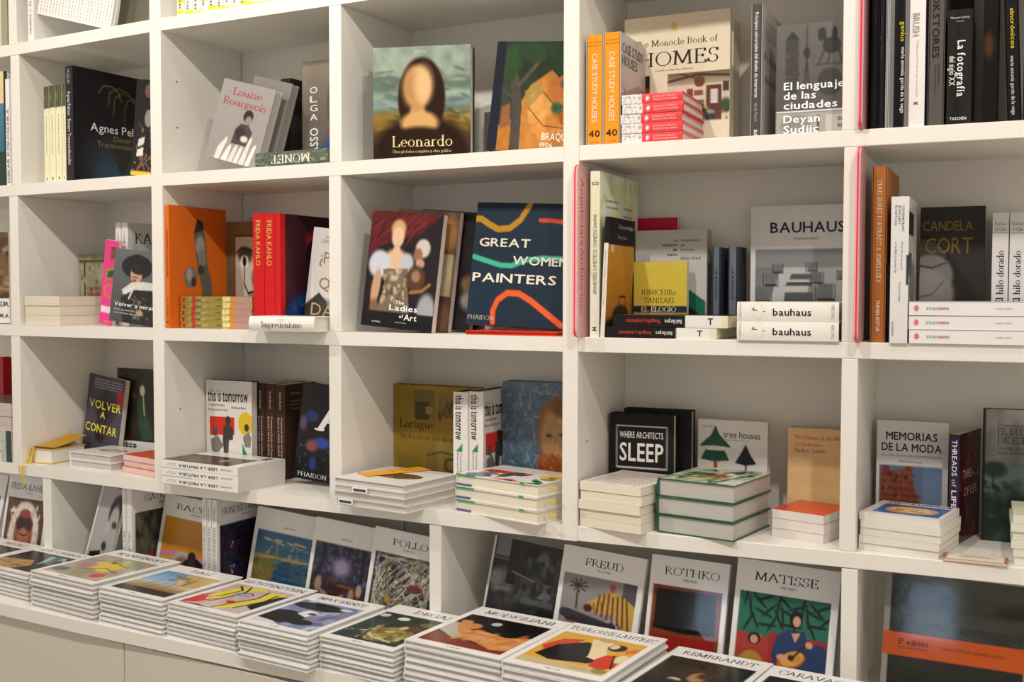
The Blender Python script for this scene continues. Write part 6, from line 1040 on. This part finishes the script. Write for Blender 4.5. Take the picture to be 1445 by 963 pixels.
# second bay
std(2, (676, 935), (774, 955), 755, .09, .09, 'white edged art book with a dark photo of a cluttered studio', None, [('bg', '#2a2b2c')], lean=12, roll=5, **{'text': [('.', 'sans', 50, 50.5, 10, .3, '#333')]})
def repaint(root, art, res=.0021):
    fc = [c for c in root.children if c.name.startswith('front_cover')][0]; me = fc.data
    xs = [v.co.x for v in me.vertices]; zs = [v.co.z for v in me.vertices]; w_, h_ = max(xs), max(zs); nx, ny = max(6, int(w_/res)), max(6, int(h_/res))
    img = lin(paint(art, nx, ny)).reshape(-1, 3); at = me.color_attributes['Col']; c = np.zeros(len(me.vertices)*4, np.float32); at.data.foreach_get('color', c); c = c.reshape(-1, 4); c[:nx*ny, :3] = img; at.data.foreach_set('color', c.ravel())
def post_studio():
    ST_ = root_of('white edged art book with a dark photo')[0]
    bpy.data.objects.remove([c for c in ST_.children if c.name.startswith('front_cover')][0].children[0])
    repaint(ST_, [('bg', '#e2e0df'), ('clip', 4, 0, 100, 100), ('bg', '#29292b'), ('r', 6, 0, 26, 20, '#77777a'), ('r', 4, 22, 26, 24, '#6a6a6c'), ('e', 22, 46, 18, 14, '#6f6f70', .6), ('e', 12, 44, 8, 9, '#8a8a8c', .6), ('r', 26, 0, 40, 48, '#222224'), ('e', 60, 14, 14, 10, '#19191b', .4), ('e', 74, 22, 10, 14, '#5f6062', .4), ('r', 62, 18, 74, 44, '#343638'), ('r', 70, 40, 92, 56, '#6a6c6e'), ('r', 46, 36, 64, 60, '#4a4c4e'), ('k', 40, 20, 98, 62, 50, 5, 4, ['#3a3c3e', '#2a2b2d', '#55585a', '#1e1f20']), ('r', 52, 58, 96, 64, '#505254'), ('r', 92, 10, 100, 50, '#45484a'), ('k', 4, 60, 100, 100, 50, 9, 5, ['#2c2c2e', '#1c1c1e', '#38383a']), ('e', 70, 92, 14, 8, '#58585a', .6), ('s', [34, 34, 66, 40], 1.6, '#8a8a8c')])
POST.append(post_studio)
std(3, (775, 950), (893, 970), 768, .06, .06, 'white art book with a striped zebra head beside a small palm', 'FREUD', [('bg', '#8f8a8a'), ('r', 82, 0, 100, 30, '#5a5360'), ('p', [64, 52, 78, 46, 96, 74, 94, 100, 70, 100], '#a9a5a5'), ('p', [80, 50, 100, 70, 100, 100, 84, 88], '#6a6470'), ('p', [34, 36, 50, 24, 66, 14, 80, 16, 96, 26, 100, 30, 100, 62, 92, 70, 82, 54, 70, 44, 50, 46, 38, 44], '#c2a24c')]
    + [('s', [52+i*6, 22-(i % 3)*2, 50+i*7.4, 46+i*2.4], 2.3, '#6a2a2c') for i in range(7)]+[('s', [40+i*5, 36-i*2, 42+i*5, 45-i], 1.2, '#6a2a2c') for i in range(4)]+[('e', 38, 41, 6, 5, '#4a2428', .2), ('e', 68, 10, 4, 6, '#a04a44', .2)]
    + [('s', [20, 14, 22+12*math.cos(a*.7), 14+9*math.sin(a*.7)], 1.5, '#2c2c30') for a in range(9)]+[('s', [21, 16, 22, 44], 3, '#5a4434'), ('p', [4, 52, 10, 46, 70, 56, 78, 60, 70, 66, 10, 62], '#39343a'), ('p', [8, 62, 70, 68, 72, 84, 60, 92, 20, 84, 12, 78], '#a07c68'), ('e', 40, 92, 40, 8, '#5c5456', .5), ('r', 0, 78, 8, 100, '#9a5a44'), ('p', [66, 92, 90, 90, 90, 100, 60, 100], '#9a5a44'), ('e', 72, 62, 7, 8, '#39343a', .2), ('e', 6, 52, 6, 6, '#39343a', .2)], tx=(28, 74), lean=12, roll=4.5, t=.013)
std(3, (905, 975), (1016, 995), 782, .06, .06, 'white art book with a black block over a red block on brown', 'ROTHKO', [('bg', '#7a3f22'), ('r', 5, 6, 92, 56, '#17171a'), ('e', 50, 30, 49, 30, '#17171a', .25), ('bg', '#7a3f22'), ('p', [6, 5, 92, 4, 94, 54, 50, 57, 5, 54], '#161618'), ('p', [5, 62, 94, 60, 96, 100, 5, 100], '#8f2220'), ('n', 9, .08)], tx=(18, 88), lean=12, roll=2, t=.013, shiny=True)
MAT = [('bg', '#2f6c58')]+[('e', 8+(i*37) % 90, 4+(i*23) % 34, 11, 1.7, '#1e2a26', .3, 20*((i*7) % 9)-80) for i in range(26)]+[('p', [0, 46, 36, 48, 36, 76, 0, 74], '#a83c34'), ('k', 0, 46, 30, 74, 1, 1, 1, ['#c9a06a']), ('p', [36, 42, 100, 44, 100, 100, 36, 100], '#9c2f34'), ('e', 18, 92, 17, 26, '#a8853c', .06), ('e', 20, 52, 7, 7, '#241c1c'), ('e', 20, 53, 4.4, 5, '#c9956c'), ('p', [44, 46, 56, 36, 74, 36, 80, 52, 88, 60, 100, 76, 88, 100, 60, 100, 48, 88, 40, 66], '#2c3f66'), ('e', 90, 66, 14, 18, '#2c3f66', .1), ('e', 64, 24, 7, 10, '#241c20'), ('e', 65, 26, 4.2, 6, '#cf9c7c'), ('p', [60, 40, 70, 38, 65, 50], '#cf9c7c'), ('e', 62, 70, 16, 9, '#c2542c', .06, -20), ('e', 63, 68, 13, 8, '#d6a052', .06, -20), ('e', 65, 66, 8, 6, '#c98f45', .1), ('e', 62, 67, 3.4, 3.2, '#3a2c24', .1), ('s', [64, 66, 80, 46], 2, '#3a2c24'), ('e', 52, 68, 6, 3.6, '#cf9c7c', .2), ('e', 80, 50, 4, 4, '#cf9c7c', .2), ('k', 84, 80, 100, 86, 8, 1.4, 4, ['#d9b44c'], 0), ('k', 40, 92, 60, 100, 12, 3, 1, ['#d9c9b4'], 60)]
std(3, (1025, 985), (1172, 1010), 787, .045, .045, 'front white art book with a yellow figure and a blue figure holding a guitar', 'MATISSE', MAT, tx=(18, 79), lean=12, roll=2.5, t=.013, res=.0017)
for i in range(3):
    std(3, (1036+i*2, 985), (1186+i*2, 1010), 786-i*2.2, .068+i*.016, .068+i*.016, ('first', 'second', 'third')[i]+' copy behind the art book with the guitar player', None, [('bg', '#5a6a5c')], lean=12, roll=2.5, res=.02, group='copies behind the guitar player book', **{'text': [('.', 'sans', 50, 50.5, 10, .3, '#999')]})
# right bay
faced(3, 'D', (1240, 1000), (1500, 1040), 806, .03, d0=.03, d1=.03, lean=11, roll=1.5, shiny=True, cover='#8f8a82', pages='#5a5650', spine='#26231f', label='large dark book with a misty domed building and an orange band', h=None, res=.0028,
      art=[('bg', '#8a867e'), ('clip', 4, 0, 78, 100), ('g', 4, 0, 100, 36, '#55564a', '#3c3d37'), ('g', 4, 36, 100, 100, '#2f302c', '#232321'), ('e', 14, 22, 16, 18, '#262620', .8), ('e', 76, 26, 14, 10, '#2e2f2a', .8), ('e', 56, 30, 40, 5, '#3a3b36', .8), ('e', 35, 19, 5.5, 6.5, '#2b2c28', .12), ('s', [35, 14, 35, 10], .8, '#2b2c28'), ('r', 29.5, 20, 40.5, 26, '#2b2c28'), ('n', 5, .2), ('p', [22, 44, 30, 40, 60, 50, 40, 52], '#3f4042'), ('s', [26, 52, 56, 49, 34, 38], .6, '#55585a'), ('k', 20, 40, 78, 60, 30, 9, .8, ['#34363a', '#3f4246'], 8), ('clip',), ('p', [0, 46, 100, 46, 100, 64, 0, 64], '#b5501f')],
      text=[('5ª edición', 'bold', 9, 26, 55, 4.4, '#4a2410'), ('NUEVA EDICIÓN REVISADA', 'sans', 9, 26, 58, 1.6, '#5a2c14'), ('PRÓLOGO DE ÁNGELES CASO', 'sans', 34, 68, 55, 2.0, '#6a3014')])
# ---------------- stacks on the ledge
ZTOPD = -.655
def ledge_stack(seg, NL, NR, FR, FL, n, lab, low, title, pic, tx, first=None, zt=ZTOPD, txt_y=15, nocover=False):
    a, b_, c, d_ = [Vector(hitz(seg, *q, zt)) for q in (NL, NR, FR, FL)]
    ex = ((b_-a)+(c-d_)); yaw = .15*math.atan2(ex.y, ex.x)-.85*(.0375, .085, .0737, .139)[seg]; X = Vector((math.cos(yaw), math.sin(yaw))); Y = Vector((-X.y, X.x)); ce = (a+b_+c+d_)/4
    w_ = ((b_-a).dot(X)+(c-d_).dot(X))/2; h_ = ((d_-a).dot(Y)+(c-b_).dot(Y))/2; yn = min(a.dot(Y), b_.dot(Y))
    global PREV
    fo, fd = SEG[1][0], SEG[1][1]; lx = (ce-X*w_/2).dot(fd)+SEG[seg][0].dot(fd)*0; 
    wl = V3(seg, (ce-X*w_/2).x, (ce-X*w_/2).y, 0); wr = V3(seg, (ce+X*w_/2).x, (ce+X*w_/2).y, 0); u = fd
    la_, ra_ = wl.x*u.x+wl.y*u.y, wr.x*u.x+wr.y*u.y
    cut = max(0, PREV+(.006 if PREV > -2 else .0, .006, .008, .011)[seg]-la_); print('STACK', lab[-40:], 'w %.3f h %.3f cut %.3f yaw %.3f' % (w_, h_, cut, yaw)); w_ -= cut; ce = ce+X*cut/2; PREV = ra_
    o = ce-X*w_/2-Y*h_/2; t = (zt-ZD)/n; r = random.Random(int(NL[0])+50)
    for i in range(n):
        k = n-1-i; dx, dy, da = (r.uniform(-.0015, .0015), r.uniform(-.004, .004), r.uniform(-.005, .005)) if k else (0, 0, 0)
        p = o+X*dx+Y*dy
        M = segM(seg, p.x, p.y, ZD+(i+1)*t, yaw+da) @ RX(-90*R2D)
        if k == 0:
            book(label=lab, M=M, w=w_, h=h_, t=t-.0003, mut='h', cover='#efeeee', pages='#d6d3cf', art=plate(pic, 7, 22, 93, 92)+[('t', 42, 96, 56, 96, 1, '#777')], text=[(title, 'serif', tx[0], tx[1], txt_y, 7.4, '#2b2b2e')], group=low, res=.0022)
        else:
            book(label=f"white art book in the {low.replace(' on the ledge', '').replace('stack', 'ledge stack')}, {['', 'second', 'third', 'fourth', 'fifth', 'sixth', 'seventh', 'eighth', 'ninth'][k]} from top", M=M, w=w_, h=h_, t=t-.0003, mut='h', cover='#efeeee', pages='#cbc8c3', simple=True, group=low, key=('ls', round(w_, 2), round(h_, 2), n, NL))
    return w_, h_
NB = 7
PREV = -9
ledge_stack(0, (-140, 781), (-50, 798), (58, 770), (-15, 757), NB, 'top art book with a dark brown painting on the leftmost ledge stack', 'leftmost stack on the ledge', 'DEGAS', [('bg', '#2a2420'), ('n', 5, .4), ('e', 70, 40, 20, 20, '#8a7a5c', .6)], (46, 82), zt=-0.662)
ledge_stack(0, (-32, 793), (43, 814), (138, 785), (74, 768), NB, 'top art book with a tan architectural painting and blue green bars', 'second stack from the left on the ledge', 'DE CHIRICO', [('bg', '#1c1c1c'), ('p', [0, 60, 50, 44, 70, 70, 60, 100, 0, 100], '#b08c52'), ('p', [50, 10, 78, 6, 96, 30, 70, 60], '#7fb0b8'), ('p', [60, 8, 72, 6, 84, 50, 76, 54], '#2f6070'), ('p', [80, 20, 100, 36, 100, 100, 70, 60], '#232a2c'), ('s', [0, 70, 60, 84], 1.5, '#54432a'), ('k', 0, 60, 60, 100, 14, 10, 2, ['#c9a468', '#7a6038'])], (12, 96), zt=-0.66)
ledge_stack(0, (52, 804.5), (138, 829.5), (240, 791), (169, 775), NB+1, 'top art book with a yellow and pastel abstract painting', 'third stack from the left on the ledge', 'KANDINSKY', [('bg', '#b0a488'), ('k', 0, 0, 100, 100, 60, 12, 8, ['#c2b590', '#a8927c', '#b09a9c', '#9aa08a']), ('e', 50, 40, 28, 20, '#ddc24c', .2), ('e', 64, 56, 12, 10, '#d9c93a', .2), ('e', 46, 26, 4, 3, '#8a2c24'), ('e', 24, 50, 14, 14, '#b58a94', .4), ('e', 80, 80, 10, 10, '#c94a54', .3), ('e', 84, 24, 12, 10, '#8fa08c', .4), ('s', [10, 30, 40, 20, 80, 34], 1.4, '#4a4040'), ('s', [30, 70, 60, 50, 90, 60], 1.4, '#4a4040'), ('e', 12, 82, 14, 10, '#5c6a7c', .5)], (14, 90), zt=-0.642)
ledge_stack(0, (144.5, 831), (236, 848), (338, 814), (246, 796), NB+1, 'top art book with a sandy plain and thin legged forms under blue sky', 'fourth stack from the left on the ledge', 'DALÍ', [('g', 0, 0, 100, 60, '#5a92c0', '#b5cadb'), ('g', 0, 56, 100, 80, '#c9b48a', '#8a744c'), ('r', 0, 80, 100, 100, '#3a3028'), ('p', [40, 0, 100, 0, 100, 50, 70, 56], '#c2a86c'), ('k', 36, 14, 76, 46, 24, 9, 3, ['#8c6a3c', '#d9c08a', '#6a7c8c']), ('s', [50, 40, 40, 74], 1, '#5a4028'), ('s', [60, 40, 66, 76], 1, '#5a4028'), ('s', [34, 40, 26, 70], 1, '#5a4028'), ('n', 5, .12)], (32, 64), zt=-0.65)
ledge_stack(1, (240, 849), (341, 875), (438, 832), (341, 813), NB+1, 'top art book with a bold cartoon outline of yellow hair and red lips', 'fifth stack from the left on the ledge', 'LICHTENSTEIN', [('bg', '#cbb6b4'), ('k', 0, 0, 100, 100, 30, 20, 2, ['#bfa5a8']), ('p', [0, 60, 24, 30, 34, 60, 20, 90, 0, 100], '#cf2f2c'), ('p', [16, 10, 46, 0, 60, 8, 30, 26, 34, 56, 20, 76, 10, 60], '#e3d445'), ('s', [14, 8, 30, 22, 26, 50, 12, 70], 2.4, '#17171a'), ('s', [30, 6, 40, 26, 36, 60, 30, 80], 2.4, '#17171a'), ('p', [66, 12, 90, 6, 100, 30, 84, 60, 70, 90, 52, 100, 60, 70, 72, 40], '#e3d445'), ('s', [66, 12, 72, 40, 60, 72, 52, 98], 2.6, '#17171a'), ('s', [84, 16, 88, 44, 76, 84], 2.6, '#17171a'), ('p', [90, 20, 100, 14, 100, 80, 84, 70], '#1c1c20'), ('p', [46, 66, 58, 62, 62, 68, 54, 74], '#c9242c'), ('s', [42, 32, 52, 28, 58, 32], 1.8, '#17171a'), ('s', [42, 40, 56, 38], 1.2, '#17171a'), ('p', [0, 100, 30, 96, 50, 100], '#17171a')], (6, 93))
ledge_stack(1, (340, 877.5), (446, 898), (537, 853), (440, 837), NB+1, 'top art book with black cloud shapes on a violet blue painting', 'sixth stack from the left on the ledge', 'MAX ERNST', [('bg', '#7a86b0'), ('k', 0, 0, 100, 100, 40, 14, 7, ['#9aa6cc', '#5a5a80', '#c9cfe0', '#8a7a9c']), ('e', 40, 18, 40, 14, '#17181c', .1), ('e', 22, 70, 36, 24, '#15161a', .1), ('e', 62, 78, 20, 10, '#17181c', .2), ('p', [40, 34, 62, 40, 54, 60, 34, 52], '#e0e3ea'), ('e', 54, 46, 6, 4, '#2b2c34', .3), ('e', 80, 12, 10, 5, '#c9d3cf', .3), ('p', [0, 86, 30, 90, 50, 100, 0, 100], '#d5d9e0')], (16, 84))
ledge_stack(1, (446, 895), (572, 924), (647, 868), (537.5, 850), NB, 'top art book with a dim dancer in a gold dress on green', 'seventh stack from the left on the ledge', 'DEGAS', [('bg', '#26342f'), ('k', 0, 0, 100, 60, 70, 8, 4, ['#33463c', '#1c2826', '#3e4a34', '#20303c']), ('e', 40, 14, 9, 6, '#e6e6cf', .3), ('e', 8, 12, 8, 6, '#c9cfb8', .4), ('e', 82, 20, 10, 8, '#6a6a3c', .4), ('p', [26, 60, 60, 40, 86, 50, 96, 66, 80, 90, 50, 96, 30, 80], '#8a7c3c'), ('k', 30, 46, 90, 92, 40, 8, 3, ['#a8984c', '#5c5a2c', '#c9bc7c']), ('e', 78, 40, 12, 10, '#6a3c28', .4), ('e', 64, 42, 5, 7, '#cdb89a', .4), ('s', [4, 76, 30, 68, 50, 84, 84, 90], 3, '#c9c49c'), ('e', 44, 56, 8, 4, '#a8543a', .5), ('k', 0, 70, 40, 100, 20, 8, 4, ['#1c2c34', '#2c3c3c'])], (36, 88), zt=-0.662)
ledge_stack(2, (583, 904), (722, 936), (792, 876.5), (669.6, 854.6), NB, 'top art book with a warm orange reclining form on a dark red couch', 'eighth stack from the left on the ledge', 'MODIGLIANI', [('bg', '#17130f'), ('p', [0, 66, 30, 78, 60, 84, 100, 86, 100, 100, 0, 100], '#7a3018'), ('p', [0, 30, 20, 40, 40, 70, 30, 80, 0, 62], '#b5b5ac'), ('e', 26, 26, 16, 16, '#1f1714', .1), ('e', 26, 36, 10, 10, '#c98552', .2), ('p', [4, 22, 16, 20, 30, 48, 52, 46, 76, 52, 100, 40, 100, 86, 84, 92, 66, 84, 44, 74, 24, 62, 10, 42], '#cf8a50'), ('k', 24, 46, 96, 84, 30, 12, 5, ['#d9975c', '#c27a44', '#dba06a']), ('e', 44, 18, 6, 6, '#b9c9cc', .3)], (14, 88), zt=-0.642)
ledge_stack(3, (718, 937.5), (868, 963), (929, 899.8), (796.7, 876.4), NB, 'top art book with a black gown, red seat and cream figures on yellow', 'ninth stack from the left on the ledge', 'TOULOUSE-LAUTREC', [('bg', '#dba83c'), ('r', 0, 84, 100, 100, '#cdb88a'), ('p', [2, 50, 12, 22, 34, 14, 30, 40, 14, 66], '#c9482c'), ('p', [8, 74, 16, 40, 40, 20, 58, 26, 60, 60, 78, 66, 70, 76, 30, 84], '#17161a'), ('p', [40, 10, 58, 4, 66, 12, 68, 30, 76, 46, 72, 64, 62, 60, 52, 36], '#e8d5ae'), ('e', 56, 6, 10, 6, '#c9a46c', .3), ('e', 76, 22, 10, 10, '#1c1a1e', .15), ('e', 72, 20, 5, 7, '#e8cfa4', .3), ('p', [76, 46, 92, 40, 100, 74, 90, 88, 74, 80, 72, 60], '#cf3a24'), ('p', [86, 26, 98, 14, 100, 26, 92, 34], '#dd6a3c'), ('e', 94, 50, 7, 12, '#e8d5ae', .2), ('s', [84, 44, 98, 78], 2, '#1c1a1e'), ('e', 92, 90, 9, 6, '#8a8a4c', .3), ('e', 70, 92, 14, 4, '#bfae7c', .5)], (5, 95), zt=-0.636)
ledge_stack(3, (868, 968), (1030, 1001), (1077, 937.5), (932, 904.4), NB, 'top art book with a dark portrait of a curly haired youth in shadow', 'tenth stack from the left on the ledge', 'REMBRANDT', [('bg', '#2a2419'), ('g', 0, 0, 100, 100, '#3a3322', '#17130f'), ('e', 50, 40, 20, 22, '#3c2a1c', .3), ('k', 34, 18, 66, 50, 40, 4, 3, ['#4a3422', '#2a1c14']), ('e', 54, 50, 10, 14, '#a87a52', .4), ('e', 60, 44, 8, 8, '#3a2a1e', .6), ('e', 34, 66, 8, 6, '#cfc4ae', .4), ('e', 30, 90, 40, 24, '#1c1716', .3), ('r', 76, 0, 100, 100, '#15120f')], (12, 88))
ledge_stack(3, (1012, 1003), (1190, 1040), (1236, 966), (1079, 936.8), NB, 'top art book with a nearly black painting on the rightmost ledge stack', 'rightmost stack on the ledge', 'CARAVAGGIO', [('bg', '#15120f'), ('e', 60, 60, 20, 20, '#5a3c24', .6)], (10, 92), zt=-0.645)
flush()
# ---------------- tidy up
bpy.data.objects.remove(_fo)
nm = {}
